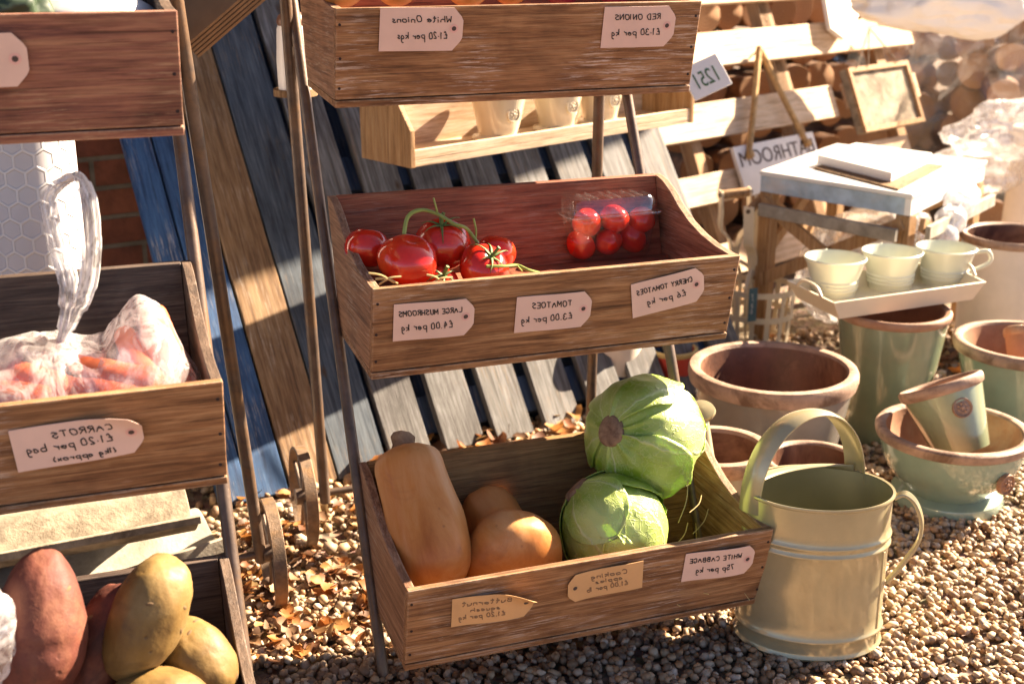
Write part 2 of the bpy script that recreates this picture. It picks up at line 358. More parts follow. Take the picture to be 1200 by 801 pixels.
# ------------------------------------------------------------------ mesh helpers
def prop(o, label=None, cat=None, group=None, kind=None):
    if label: o['label'] = label
    if cat: o['category'] = cat
    if group: o['group'] = group
    if kind: o['kind'] = kind
    return o
def thing(name, label, cat, loc=(0,0,0), rot=(0,0,0), group=None):
    o = bpy.data.objects.new(name, None); COL.objects.link(o); o.empty_display_size = .02
    o.location = loc; o.rotation_euler = rot
    return prop(o, label, cat, group)
class MB:
    def __init__(s): s.v, s.f, s.mi = [], [], []
    def add(s, vs, fs, mat=None, mi=0):
        b = len(s.v)
        s.v += [tuple(mat @ Vector(v)) if mat is not None else tuple(v) for v in vs]
        s.f += [tuple(b+i for i in f) for f in fs]; s.mi += [mi]*len(fs); return s
    def box(s, x0, x1, y0, y1, z0, z1, mat=None, mi=0):
        vs = [(x,y,z) for z in (z0,z1) for y in (y0,y1) for x in (x0,x1)]
        return s.add(vs, [(0,2,3,1),(4,5,7,6),(0,1,5,4),(2,6,7,3),(0,4,6,2),(1,3,7,5)], mat, mi)
    def hexa(s, a, mi=0):      # eight corners: bottom ring then top ring
        return s.add(a, [(3,2,1,0),(4,5,6,7),(0,1,5,4),(1,2,6,5),(2,3,7,6),(3,0,4,7)], None, mi)
    def prism(s, poly, fn, h, mi=0):       # poly of 2-D points, fn(u, v, w) -> 3-D point, from w = 0 to w = h
        n = len(poly)
        vs = [fn(u, v, 0) for u, v in poly]+[fn(u, v, h) for u, v in poly]
        return s.add(vs, [tuple(range(n))[::-1], tuple(range(n, 2*n))]+[(i, (i+1) % n, n+(i+1) % n, n+i) for i in range(n)], None, mi)
    def tube(s, pts, r, n=10, caps=True, mi=0):
        pts = [Vector(p) for p in pts]; m = len(pts)
        rs = r if isinstance(r, (list, tuple)) else [r]*m
        ring0 = None; vs = []; fs = []
        t = (pts[1]-pts[0]).normalized(); ref = Vector((0,0,1)) if abs(t.z) < .9 else Vector((1,0,0))
        u = t.cross(ref).normalized()
        for i, p in enumerate(pts):
            t = (pts[min(i+1, m-1)]-pts[max(i-1, 0)]).normalized()
            u = (u - t*u.dot(t)).normalized(); w = t.cross(u)
            vs += [p + (u*math.cos(2*PI*k/n)+w*math.sin(2*PI*k/n))*rs[i] for k in range(n)]
        for i in range(m-1):
            fs += [(i*n+k, i*n+(k+1) % n, (i+1)*n+(k+1) % n, (i+1)*n+k) for k in range(n)]
        if caps: fs += [tuple(range(n))[::-1], tuple((m-1)*n+k for k in range(n))]
        return s.add(vs, fs, None, mi)
    def strap(s, pts, wdir, w, t, mi=0, crown=0.):      # flat band swept along pts; wdir across the band
        pts = [Vector(p) for p in pts]; m = len(pts); vs = []; fs = []
        prof = [(-.5,0),(-.25,crown),(0,crown*1.3),(.25,crown),(.5,0)]
        k = len(prof)
        for i, p in enumerate(pts):
            tg = (pts[min(i+1, m-1)]-pts[max(i-1, 0)]).normalized()
            wd = Vector(wdir[i] if isinstance(wdir, list) else wdir); wd = (wd - tg*wd.dot(tg)).normalized(); nn = tg.cross(wd)
            vs += [p + wd*(a*w) + nn*(c+t/2) for a, c in prof] + [p + wd*(a*w) + nn*(c-t/2) for a, c in prof[::-1]]
        q = 2*k
        for i in range(m-1): fs += [(i*q+j, i*q+(j+1) % q, (i+1)*q+(j+1) % q, (i+1)*q+j) for j in range(q)]
        fs += [tuple(range(q))[::-1], tuple((m-1)*q+j for j in range(q))]
        return s.add(vs, fs, None, mi)
    def lathe(s, prof, n=56, mat=None, mi=0, mis=None, wob=0.):
        m = len(prof); vs = []; fs = []; ms = []
        for i, (r, z) in enumerate(prof):
            for k in range(n):
                a = 2*PI*k/n; rr = r*(1+wob*math.sin(3*a+i*.2)*.5+wob*math.sin(2*a+1))
                vs.append((rr*math.cos(a), rr*math.sin(a), z))
        b = len(s.v); s.v += [tuple(mat @ Vector(v)) if mat is not None else v for v in vs]
        for i in range(m-1):
            for k in range(n):
                s.f.append(tuple(b+q for q in (i*n+k, i*n+(k+1) % n, (i+1)*n+(k+1) % n, (i+1)*n+k))); s.mi.append(mis[i] if mis else mi)
        return s
    def build(s, name, mat, parent=None, ang=40, bevel=0., loc=None, rot=None):
        me = bpy.data.meshes.new(name); me.from_pydata(s.v, [], s.f)
        for m in (mat if isinstance(mat, (list, tuple)) else [mat]): me.materials.append(m)
        if any(s.mi): me.polygons.foreach_set('material_index', s.mi)
        bm = bmesh.new(); bm.from_mesh(me); bmesh.ops.recalc_face_normals(bm, faces=bm.faces); bm.to_mesh(me); bm.free()
        me.shade_smooth()
        try: me.set_sharp_from_angle(angle=rad(ang))
        except Exception: pass
        o = bpy.data.objects.new(name, me); COL.objects.link(o)
        if parent: o.parent = parent
        if loc is not None: o.location = loc
        if rot is not None: o.rotation_euler = rot
        if bevel:
            b = o.modifiers.new('bevel', 'BEVEL'); b.width = bevel; b.segments = 2; b.limit_method = 'ANGLE'; b.angle_limit = rad(35)
        return o
def blob(name, fn, mat, parent=None, sub=4, loc=None, rot=None, rot_m=None):
    bm = bmesh.new(); bmesh.ops.create_icosphere(bm, subdivisions=sub, radius=1)
    for v in bm.verts: v.co = fn(v.co.copy())
    me = bpy.data.meshes.new(name); bm.to_mesh(me); bm.free(); me.materials.append(mat); me.shade_smooth()
    o = bpy.data.objects.new(name, me); COL.objects.link(o)
    if parent: o.parent = parent
    if loc is not None: o.location = loc
    if rot is not None: o.rotation_euler = rot
    return o
def copy_tree(o, parent=None):
    c = o.copy(); COL.objects.link(c)
    if parent: c.parent = parent; c.matrix_parent_inverse = o.matrix_parent_inverse
    for ch in list(o.children): copy_tree(ch, c)
    return c
def smooth_path(pts, n=8):
    pts = [Vector(p) for p in pts]; out = []
    for i in range(len(pts)-1):
        p0, p1, p2, p3 = pts[max(i-1, 0)], pts[i], pts[i+1], pts[min(i+2, len(pts)-1)]
        for k in range(n):
            t = k/n
            out.append(.5*((2*p1)+(p2-p0)*t+(2*p0-5*p1+4*p2-p3)*t*t+(3*p1-p0-3*p2+p3)*t**3))
    return out+[pts[-1]]
def basis(xd, zd, loc=(0,0,0)):
    z = Vector(zd).normalized(); x = Vector(xd); x = (x-z*x.dot(z)).normalized(); y = z.cross(x)
    return Matrix(((x.x,y.x,z.x,loc[0]),(x.y,y.y,z.y,loc[1]),(x.z,y.z,z.z,loc[2]),(0,0,0,1)))

# ------------------------------------------------------------------ setting: ground, gravel
g = MB(); g.add([(-40,-40,0),(60,-40,0),(60,60,0),(-40,60,0)], [(0,1,2,3)])
prop(g.build('ground', ground_mat()), kind='structure')

def pebbles():
    rs = np.random.RandomState(3)
    bm = bmesh.new(); bmesh.ops.create_icosphere(bm, subdivisions=1, radius=1)
    bv = np.array([v.co[:] for v in bm.verts]); bf = np.array([[v.index for v in f.verts] for f in bm.faces]); bm.free()
    P = []
    def scatter(x0, x1, y0, y1, n, lo, hi):
        xy = rs.rand(n, 2)*[x1-x0, y1-y0]+[x0, y0]
        for x, y in xy:
            # keep what the picture can plausibly see
            q = _M.transposed() @ (Vector((x, y, 0))-EYE)
            if q.z > -.3: continue
            px, py = 600-F_PX*q.x/q.z, 400.5+F_PX*q.y/q.z
            if -150 < px < 1350 and 330 < py < 960: P.append((x, y, rs.uniform(lo, hi)*(1.25 if rs.rand() < .12 else 1)))
    scatter(.15, 2.6, 1.15, 2.1, 19000, .0054, .0098)
    scatter(.2, 3.2, 2.1, 3.1, 8000, .007, .0125)
    P = np.array(P); n = len(P)
    pal = np.array([(.36,.25,.15),(.27,.17,.095),(.46,.36,.25),(.50,.40,.29),(.20,.125,.075),(.32,.24,.17),(.42,.24,.12),(.58,.49,.38),(.16,.11,.08)])
    cc = pal[rs.choice(len(pal), n, p=[.22,.19,.15,.07,.12,.09,.08,.03,.05])]*rs.uniform(.8,1.2,(n,1))
    V = np.zeros((n, len(bv), 3), np.float32)
    for i in range(n):
        s = P[i,2]*np.array([rs.uniform(.9,1.35), rs.uniform(.75,1.05), rs.uniform(.5,.8)])
        q = rs.randn(4)*[1,.28,.28,1]; q /= np.linalg.norm(q); w,x,y,z = q
        Rm = np.array([[1-2*(y*y+z*z),2*(x*y-z*w),2*(x*z+y*w)],[2*(x*y+z*w),1-2*(x*x+z*z),2*(y*z-x*w)],[2*(x*z-y*w),2*(y*z+x*w),1-2*(x*x+y*y)]])
        jit = 1+rs.uniform(-.13,.13,(len(bv),1))
        V[i] = (bv*jit*s)@Rm.T+[P[i,0], P[i,1], P[i,2]*.35+rs.uniform(0,.011)]
    F = (bf[None]+(np.arange(n)*len(bv))[:,None,None]).reshape(-1,3)
    me = bpy.data.meshes.new('gravel'); V = V.reshape(-1,3)
    me.vertices.add(len(V)); me.vertices.foreach_set('co', V.ravel())
    me.loops.add(F.size); me.loops.foreach_set('vertex_index', F.ravel().astype(np.int32))
    me.polygons.add(len(F)); me.polygons.foreach_set('loop_start', np.arange(0, F.size, 3, dtype=np.int32))
    me.update(calc_edges=True); me.validate()
    at = me.attributes.new('tone', 'FLOAT_COLOR', 'POINT')
    c4 = np.ones((n, len(bv), 4), np.float32); c4[:,:,:3] = cc[:,None,:]; at.data.foreach_set('color', c4.ravel())
    me.shade_smooth(); me.materials.append(pebble_mat())
    o = bpy.data.objects.new('gravel', me); COL.objects.link(o)
    prop(o, 'tan and brown gravel pebbles covering the ground', 'gravel', kind='stuff')
pebbles()

def leaves():
    rs = random.Random(5); vs = []; fs = []; cols = []
    def leaf(x, y, s, z):
        b = len(vs); a = rs.uniform(0, 2*PI); cu = rs.uniform(-.5, .9); tl = rs.uniform(-.5, .5); tw = rs.uniform(-.6, .6)
        col = rs.choice([(.36,.14,.035),(.26,.09,.025),(.42,.2,.06),(.16,.065,.028),(.40,.27,.13),(.24,.13,.06),(.12,.06,.03)])
        L, n = s, 5
        for i in range(n+1):
            t = i/n; w = s*.34*math.sin(PI*(.06+.94*t)**.8)*(1+.25*rs.uniform(-1,1))
            for j in (-1, 0, 1):
                p = Vector(((t-.5)*L, j*w, cu*((t-.5)**2)*L*1.4+abs(j)*w*.45+rs.uniform(-1,1)*.05*s))
                p.rotate(Matrix.Rotation(tl+tw*t, 3, 'X')); p.rotate(Matrix.Rotation(tl, 3, 'Y')); p.rotate(Matrix.Rotation(a, 3, 'Z'))
                vs.append((p.x+x, p.y+y, p.z+z)); cols.append((*col, 1))
        for i in range(n):
            for j in range(2): fs.append((b+i*3+j, b+i*3+j+1, b+i*3+j+4, b+i*3+j+3))
    for _ in range(430):
        px, py = rs.uniform(285, 440), rs.uniform(585, 800); p = atZ(px, py)
        if noise.noise(Vector((p.x*7, p.y*7, 0))) < -.12: continue
        leaf(p.x, p.y, rs.uniform(.012, .042), rs.uniform(.010, .024))
    for _ in range(150):
        px, py = rs.uniform(380, 690), rs.uniform(478, 560); p = atZ(px, py)
        leaf(p.x, p.y, rs.uniform(.03, .07), rs.uniform(.012, .035))
    for _ in range(70):
        px, py = rs.uniform(1070, 1190), rs.uniform(400, 450); p = atZ(px, py)
        leaf(p.x, p.y, rs.uniform(.03, .06), rs.uniform(.012, .03))
    me = bpy.data.meshes.new('dead_leaves'); me.from_pydata(vs, [], fs); me.shade_smooth()
    at = me.attributes.new('tone', 'FLOAT_COLOR', 'POINT'); at.data.foreach_set('color', np.array(cols, np.float32).ravel())
    me.materials.append(leaf_mat())
    o = bpy.data.objects.new('dead_leaves', me); COL.objects.link(o)
    prop(o, 'curled orange brown dead leaves lying on the gravel', 'leaves', kind='stuff')
leaves()

# ------------------------------------------------------------------ brick wall, added shade roof, blue pallet, softwood fence
def brick_wall():
    a = rad(12); u = Vector((math.cos(a), math.sin(a), 0)); nrm = Vector((-u.y, u.x, 0))
    o0 = Vector((.70, 2.577, 0))+nrm*.86
    L0, L1, Hh, T = -3.2, .45, 2.19, .22
    mb = MB()
    mb.hexa([tuple(o0+u*s+nrm*d+Vector((0,0,z))) for z in (0, Hh) for s, d in ((L0,0),(L1,0),(L1,T),(L0,T))])
    o = mb.build('brick_wall', brick_mat())
    uv = o.data.uv_layers.new(name='UVMap')
    for lp in o.data.loops:
        p = o.data.vertices[lp.vertex_index].co-o0
        uv.data[lp.index].uv = (p.dot(u)+p.dot(nrm), p.z)
    prop(o, 'old red brick wall in shade behind the leaning boards', 'brick wall')
brick_wall()

def shade_roof():
    z = 2.2; poly = [(-3, 1.0), (3.84, 3.67), (3.75, 3.95), (3.7, 6.5), (-3, 6.5)]  # unseen slab added overhead; its edge is shaped to shade the upper boards
    mb = MB(); mb.prism(poly, lambda a, b, c: (a, b, z+c), .06)
    prop(mb.build('shade_roof', MT['slat_tan']), 'unseen board roof added to shade the leaning boards', 'roof')
shade_roof()

class Plane:
    """leaning board wall: foot point, heading of its foot line, lean back from vertical"""
    def __init__(s, foot, head, lean):
        s.o = Vector(foot); s.u = Vector((math.cos(head), math.sin(head), 0))
        s.v = Vector((-s.u.y*math.sin(lean), s.u.x*math.sin(lean), math.cos(lean))); s.n = s.u.cross(s.v)   # n points to the viewer side (-)
        s.rot = Matrix((s.u, -s.v.cross(s.u)*-1, s.v)).transposed()
    def hit(s, x, y):
        r = ray(x, y); p = EYE+r*(s.n.dot(s.o-EYE)/s.n.dot(r)); d = p-s.o
        return d.dot(s.u), d.dot(s.v)
    def pt(s, a, b, w=0): return s.o+s.u*a+s.v*b-s.n*-w
BP = Plane((.70, 2.577, 0), rad(12), rad(36))
FRONT = 1 if BP.n.dot(EYE-BP.o) > 0 else -1
def on(pl, a, b, w=0): return pl.o+pl.u*a+pl.v*b+pl.n*(FRONT*w)
def board(name, pl, poly, w0, w1, mat, parent, bevel=.002):
    """board lying in a leaning plane; its own object space has Z along the slope, X along the foot line"""
    Mx = basis(pl.u, pl.v, pl.o)
    inv = Mx.inverted(); mb = MB()
    mb.prism(poly, lambda a, b, w: inv @ on(pl, a, b, w0+w), w1-w0)
    ob = mb.build(name, mat, parent, bevel=bevel); ob.matrix_world = Mx; return ob

def blue_pallet():
    t = thing('wooden_pallet', 'blue grey wooden pallet of upright boards leaning on the brick wall', 'pallet')
    def hx(p): return BP.hit(*p)
    # board edges from left to right (a at foot, a at top): upright boards with narrow gaps
    a0 = BP.hit(300, 440)[0]; a1 = BP.hit(356, 440)[0]
    bw = a1-a0
    specs = [(a0-.155, .062, 'blue_paint', .0), (a0-.088, .082, 'blue_paint', .0), (a0, bw, 'slat_tan', 0), (a0+bw+.004, .118, 'slat_navy_tall', 0)]
    x = a0+bw+.135
    edges = []
    rs = random.Random(2)
    while x < BP.hit(835, 270)[0]-.08:
        edges.append((x, .100)); x += .137
    for i, (s, wd, m, _) in enumerate(specs):
        mat = MT['slat_dusk'] if m == 'slat_navy_tall' else MT[m]
        board('slat', BP, [(s, .0), (s+wd, .0), (s+wd, 1.42), (s, 1.42)], .0, .02, mat, t)
    for s, wd in edges:
        e = rs.uniform(-.004, .004)
        board('slat', BP, [(s, .005+e), (s+wd, .005), (s+wd, 1.38+e*3), (s, 1.38)], e, .02+e, MT['slat_blue'], t)
    end = edges[-1][0]+edges[-1][1]
    for b in (.06, .68, 1.27):
        board('crosspiece', BP, [(a0-.1, b), (end, b), (end, b+.09), (a0-.1, b+.09)], -.06, -.006, MT['slat_navy'], t)
    board('back_board', BP, [(a0-.1, .01), (end, .01), (end, 1.36), (a0-.1, 1.36)], -.085, -.063, MT['slat_navy'], t)

blue_pallet()

FP = Plane((2.0, 3.42, 0), rad(23), rad(24))
def softwood_fence():
    t = thing('slatted_fence', 'pale softwood slatted fence panel carrying the hanging signs', 'fence')
    def band(x0, x1, top0, bot0, ext0, ext1, w=0):
        _, bt = FP.hit(x0, top0); _, bb = FP.hit(x0, bot0)
        aL = FP.hit(x0, top0)[0]-ext0; aR = FP.hit(x1, (top0+bot0)/2)[0]+ext1
        board('slat', FP, [(aL, bb), (aR, bb), (aR, bt), (aL, bt)], w, w+.018, MT['fence'], t, .003)
    band(850, 945, -32, 6, .5, 0)
    band(850, 1068, 38, 78, .5, 0, .002)
    band(850, 980, 118, 160, .5, 0)
    band(850, 1075, 200, 236, .5, 0, .001)
    band(990, 1078, 97, 128, .02, 0, -.012)
    band(850, 1075, 285, 325, .5, 0)
    for px, py, dx in ((912, 60, .05), (940, 150, .07), (1048, 110, .06), (826, 190, .05)):
        a = FP.hit(px, py)[0]
        board('post', FP, [(a-dx/2, 0), (a+dx/2, 0), (a+dx/2, 1.12), (a-dx/2, 1.12)], -.06, -.014, MT['fence_z'], t)
softwood_fence()
def plank(name, label, cat, pl, pxs, w0, w1, mat, group=None):
    o = board(name, pl, [pl.hit(*p) for p in pxs], w0, w1, mat, None, .002)
    return prop(o, label, cat, group)
plank('wooden_plank', 'white painted plank end leaning across the top of the fence', 'plank', FP, [(946,-30),(1000,-30),(1003,8),(974,52),(958,40)], .04, .058, MT['white_paint'])

# ------------------------------------------------------------------ crates, stands
def scurve(n=14):
    out = []
    key = [(0,1),(.06,.99),(.14,.93),(.24,.78),(.36,.53),(.5,.3),(.66,.14),(.83,.04),(1,0)]
    return key
FB, FT, BB, BT = (0,0), (-.033,.149), (.212,.010), (.268,.229)
def lerp(a, b, t): return a+(b-a)*t
CW, TH = .600, .0135
def make_crate(name, label, loc, m_front, m_side, m_in, liner=0., w=CW):
    t = thing(name, label, 'crate', loc)
    # front: a leaning board
    def slab(p0, p1, th, x0, x1):          # th measured into the crate along +y
        return [(x0,p0[0],p0[1]),(x1,p0[0],p0[1]),(x1,p0[0]+th,p0[1]),(x0,p0[0]+th,p0[1]),(x0,p1[0],p1[1]),(x1,p1[0],p1[1]),(x1,p1[0]+th,p1[1]),(x0,p1[0]+th,p1[1])]
    f0 = (lerp(FB[0],FT[0],.085), lerp(FB[1],FT[1],.085))
    mb = MB().hexa(slab(f0, FT, TH, 0, w)); mb.build('front_panel', m_front, t, bevel=.0015)
    mb = MB().hexa(slab((BB[0]-TH, BB[1]+.012), (BT[0]-TH, BT[1]), TH, TH+.0005, w-TH-.0005)); mb.build('back_panel', m_in, t, bevel=.0015)
    mb = MB().hexa([(0,FB[0]-.001,FB[1]),(w,FB[0]-.001,FB[1]),(w,BB[0],BB[1]),(0,BB[0],BB[1]),(0,f0[0]-.001,FB[1]+.011),(w,f0[0]-.001,FB[1]+.011),(w,BB[0],BB[1]+.011),(0,BB[0],BB[1]+.011)])
    mb.build('base_panel', m_front, t, bevel=.0012)
    prof = []
    for tt, s in scurve():
        y = lerp(BT[0], FT[0]+TH+.0006, tt); z = FT[1]-.0005+(BT[1]-FT[1])*s; prof.append((y, z))
    poly = [(f0[0]+TH+.0006, .0125), (BB[0], BB[1]+.0118)]+prof
    for x0 in (0, w-TH):
        mb = MB(); mb.prism(poly, lambda a, b, c, x0=x0: (x0+c, a, b), TH); mb.build('side_panel', m_side, t, bevel=.0012)
    if liner:
        mb = MB().box(TH+.001, w-TH-.001, .0, .21, liner-.008, liner); mb.build('floor_board', m_in, t, bevel=.001)
    for x in (.007, w-.007):
        for z in (.03, .075, .125):
            y = lerp(FB[0], FT[0], z/.149)
            nb = MB().lathe([(0,-.0006),(.0022,-.0006),(.0022,.0008),(0,.0008)], 10, Matrix.Translation((x+random.uniform(-.001,.001), y, z)) @ Matrix.Rotation(PI/2, 4, 'X'))
            nb.build('nail', MT['slot'], t)
    return t
CX = .411
cr_mid = make_crate('wooden_crate', 'brown wooden crate of tomatoes in the middle tier of the right stand', (CX, 1.776, .502), MT['crate_x'], MT['crate_y'], MT['crate_in'], .095)
cr_top = make_crate('wooden_crate', 'brown wooden crate of onions at the top of the right stand', (CX-.003, 1.938, .886), MT['crate_x'], MT['crate_y'], MT['crate_in'], .05)
cr_bot = make_crate('wooden_crate', 'brown wooden crate of squashes and cabbages close to the gravel', (CX, 1.624, .092), MT['crate_x'], MT['crate_y'], MT['crate_in_bottom'])
LX = .163-CW
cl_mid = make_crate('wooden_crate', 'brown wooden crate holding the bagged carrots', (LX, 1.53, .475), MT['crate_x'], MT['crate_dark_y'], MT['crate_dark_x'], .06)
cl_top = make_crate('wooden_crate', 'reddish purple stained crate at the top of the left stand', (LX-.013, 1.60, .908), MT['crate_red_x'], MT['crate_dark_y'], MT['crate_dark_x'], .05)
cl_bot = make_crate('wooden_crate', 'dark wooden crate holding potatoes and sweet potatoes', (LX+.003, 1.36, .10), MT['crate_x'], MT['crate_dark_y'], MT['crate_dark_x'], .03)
for c in (cr_mid, cr_top, cr_bot, cl_mid, cl_top, cl_bot): c['group'] = 'crates on the display stands'

def make_stand(label, legs_front, legs_rear, wheel_x, axle_y, wr):
    t = thing('display_stand', label, 'display stand', (0,0,0), group='wheeled crate stands')
    for a, b in legs_front: MB().tube([a, b], .0095, 12).build('front_leg', MT['steel'], t)
    for a, b in legs_rear: MB().tube([a, b], .0105, 12).build('rear_leg', MT['steel'], t)
    for (f, r) in zip(legs_front, legs_rear):
        pass
    tops = [Vector(l[0]) for l in legs_front]
    MB().tube([tops[0], tops[1]], .008, 10).build('top_bar', MT['steel'], t)
    for k in (0, 1):
        MB().tube([legs_front[k][0], legs_rear[k][0]], .008, 10).build('hinge_bar', MT['steel'], t)
    MB().tube([(wheel_x[0]-.012, axle_y, wr), (wheel_x[1]+.012, axle_y, wr)], .0075, 10).build('axle', MT['steel'], t)
    for x in wheel_x:
        mb = MB(); R = wr
        T = Matrix.Translation((x, axle_y, wr)) @ Matrix.Rotation(PI/2, 4, 'Y')
        mb.lathe([(R-.005,-.011),(R,-.011),(R,.011),(R-.005,.011),(R-.005,-.011)], 48, T)
        rim = mb.build('wheel', MT['strap'], t, bevel=.0008)
        hb = MB().lathe([(.0,-.016),(.016,-.016),(.016,.016),(0,.016)], 20, T); hb.build('hub', MT['steel'], rim)
        sp = MB()
        for k in range(4):
            a = k*PI/4+.4; dv = Vector((0, math.cos(a), math.sin(a)))*(R-.004); c = Vector((x, axle_y, wr)); sp.tube([c-dv, c+dv], .004, 8)
        sp.build('spokes', MT['steel'], rim)
    return t
# right-hand stand: front legs carry the crates, rear legs stand on the axle
make_stand('dark steel stand on wheels behind the tomato and squash crates',
  [((.402, 2.262, 1.12), (.408, 1.745, .0)), ((.985, 2.262, 1.12), (1.0, 1.745, .0))],
  [((.386, 2.20, 1.08), (.424, 2.262, .085)), ((.945, 2.165, 1.08), (1.02, 2.35, .085))], (.385, 1.08), 2.275, .098)
make_stand('dark steel stand on wheels behind the carrot and potato crates',
  [((.168, 1.96, 1.05), (.172, 1.47, .0)), ((-.42, 1.96, 1.05), (-.42, 1.47, .0))],
  [((.178, 1.90, 1.10), (.268, 2.06, .085)), ((-.42, 1.93, 1.10), (-.36, 2.06, .085))], (.287, -.40), 2.06, .098)

# ------------------------------------------------------------------ price tags with (mirrored) handwriting
GL = {'A':'033963 1656','B':'0309 0939584706 0646554303','C':'584919070413436','D':'0309 0939576643 4303','E':'0309 0959 0646 0353','G':'583919070423435535','H':'0309 5359 0656','I':'2329','K':'0309 5906 0653',
'L':'090353','M':'0309 0935 3569 6963','N':'0309 0953 5359','O':'2907042343546759 5929','P':'0309 0939584706','R':'0309 0939584706 2653','S':'584918074655443313 1304','T':'0969 3933','U':'0904134359','W':'0913 1336 3653 5369','Y':'0936 6936 3633',
'a':'462615042343 4643','b':'0903 0646554303','c':'462615042343','d':'4943 462615042343','e':'0555 554626150423 2354','f':'48392833 1646','g':'462615042343 46413010','h':'0903 05365553','i':'1613 1817','k':'0903 4605 0543','l':'1913','n':'0603 05264643','o':'1604134354563616','p':'0600 0646554303','q':'462615042343 4640','r':'0603 053646','s':'462615443313 1304','t':'292443 0747','u':'06042343 4643','x':'0643 4603','m':'0603 05264543 45566563','y':'0623 4600','w':'0613 1325 2533 3356',
'0':'2918041343545829','1':'1829 2923','2':'182949570353','3':'183948574636 3655544313 1304','4':'390555 4843','5':'5919 1916465543 4304','6':'492715042343544616','7':'1959 5923','£':'584939271413 1363 0646','.':'1323','·':'1525','(':'29160423','-':'1555',')':'09262403',',':'1311'}
def strokes(txt):
    """list of polylines in glyph cells (x to the right, y up)"""
    out = []; x = 0
    for ch in txt:
        if ch == ' ': x += 5; continue
        g_ = GL.get(ch)
        if g_ is None: x += 5; continue
        mx = 0
        for st in g_.split():
            pts = [(int(st[i]), int(st[i+1])) for i in range(0, len(st)-1, 2)]
            mx = max([mx]+[p[0] for p in pts])
            if len(pts) > 1: out.append([(x+p[0], p[1]-3) for p in pts])
        x += mx+2.2
    return out, x-2
def handwriting(mb, lines, warp, mirror=True, r=.0008):
    """lines: (text, centre u, baseline v, letter height, length)"""
    rs = random.Random(len(lines)*7+len(lines[0][0]))
    for txt, cu, v, h, length in lines:
        sts, wd = strokes(txt); sx = length/wd; sy = h/6
        for st in sts:
            pts = []
            for (x0, y0), (x1, y1) in zip(st[:-1], st[1:]):
                for k in range(4): pts.append((x0+(x1-x0)*k/4, y0+(y1-y0)*k/4))
            pts.append(st[-1])
            if len(pts) > 6:        # round the corners like a pen
                for _ in range(2):
                    pts = [pts[0]]+[((a[0]+2*b[0]+c[0])/4, (a[1]+2*b[1]+c[1])/4) for a, b, c in zip(pts, pts[1:], pts[2:])]+[pts[-1]]
            jx, jy = rs.uniform(-.25, .25), rs.uniform(-.3, .3)
            P = []
            for x, y in pts:
                uu = (x+jx)*sx-length/2+.12*y*sx; vv = (y+jy)*sy+math.sin(x*.35)*h*.04
                if mirror: uu = -uu
                P.append(warp(cu+uu, v+vv))
            mb.tube(P, r, 5)
def make_tag(label, crate_loc, px, w, h, ang, lines, mat='tag', ink='ink', hole=1, curl=.004, dog=0., loc=None, lift=.0035):
    """card tag pinned on the front of a crate; px is its centre in the photo"""
    c = Vector(crate_loc)
    fx = Vector((1,0,0)); fv = Vector((0, FT[0]-FB[0], FT[1]-FB[1])).normalized(); fn = Vector((0,-fv.z,fv.y))
    r = ray(*px); p = EYE+r*(fn.dot(c-EYE)/fn.dot(r))
    ca, sa = math.cos(ang), math.sin(ang)
    U = fx*ca+fv*sa; V = -fx*sa+fv*ca
    t = thing('price_tag', label, 'price tag', p, group='handwritten price tags')
    def warp(u, v, off=0.):
        k = u/(w/2)
        d = .0012+lift*.3+curl*(.5+.5*math.sin(k*2.2+hole*.6))+dog*max(0, k*hole*.9+v/(h/2)*.6-.55)**2*.05
        return U*u+V*v+fn*(d+off)
    cx = h*.26
    mb = MB(); nu, nv = 26, 10
    grid = {}
    vs = []; fs = []
    def clip(u, v):
        e = w/2-abs(v)*0
        lim = w/2-max(0, abs(v)-(h/2-cx))*.9
        return (min(u, lim) if hole > 0 else max(u, -lim))
    for side, off in ((0, .0), (1, -.0007)):
        for j in range(nv+1):
            for i in range(nu+1):
                u = -w/2+w*i/nu; v = -h/2+h*j/nv; uu = clip(u, v); vs.append(warp(uu, v, off))
    q = (nu+1)*(nv+1)
    for j in range(nv):
        for i in range(nu):
            a = j*(nu+1)+i; fs.append((a, a+1, a+nu+2, a+nu+1)); fs.append((q+a, q+a+nu+1, q+a+nu+2, q+a+1))
    for i in range(nu):
        fs.append((i, q+i, q+i+1, i+1)); a = nv*(nu+1)+i; fs.append((a, a+1, q+a+1, q+a))
    for j in range(nv):
        a = j*(nu+1); fs.append((a, a+nu+1, q+a+nu+1, q+a)); a += nu; fs.append((a, q+a, q+a+nu+1, a+nu+1))
    mb.add(vs, fs); mb.build('card', MT[mat], t, ang=30)
    hu = hole*(w/2-h*.22)
    for nm, r0, r1, m, of in (('ring', .0034, .0068, 'ring' if mat == 'tag' else 'kraft', .0005), ('eyelet', 0, .0036, 'hole', .0008)):
        e = MB(); n = 22; vs = []; fs = []
        for rr in (r0, r1):
            for k in range(n): vs.append(warp(hu+rr*math.cos(2*PI*k/n), h*.02+rr*math.sin(2*PI*k/n), of))
        fs = [(k, (k+1) % n, n+(k+1) % n, n+k) for k in range(n)]
        if nm == 'eyelet' or 1: e.add(vs, fs); e.build(nm, MT[m], t)
    if lines:
        ik = MB(); handwriting(ik, lines, lambda u, v: warp(u, v, .0004)); ik.build('handwriting', MT[ink], t)
    return t
T1, T2, T3 = cr_top.location, cr_mid.location, cr_bot.location
make_tag('pinkish tag priced for white onions', T1, (493.5, 34), .130, .066, rad(-1), [('White Onions', .0, .011, .0095, .092), ('£1·20 per kgs', .002, -.014, .010, .078)], curl=.002)
make_tag('pinkish tag priced for red onions', T1, (748, 31), .126, .066, rad(0), [('RED ONIONS', -.004, .012, .0085, .078), ('£1·30 per kg', -.004, -.013, .010, .084)], curl=.002)
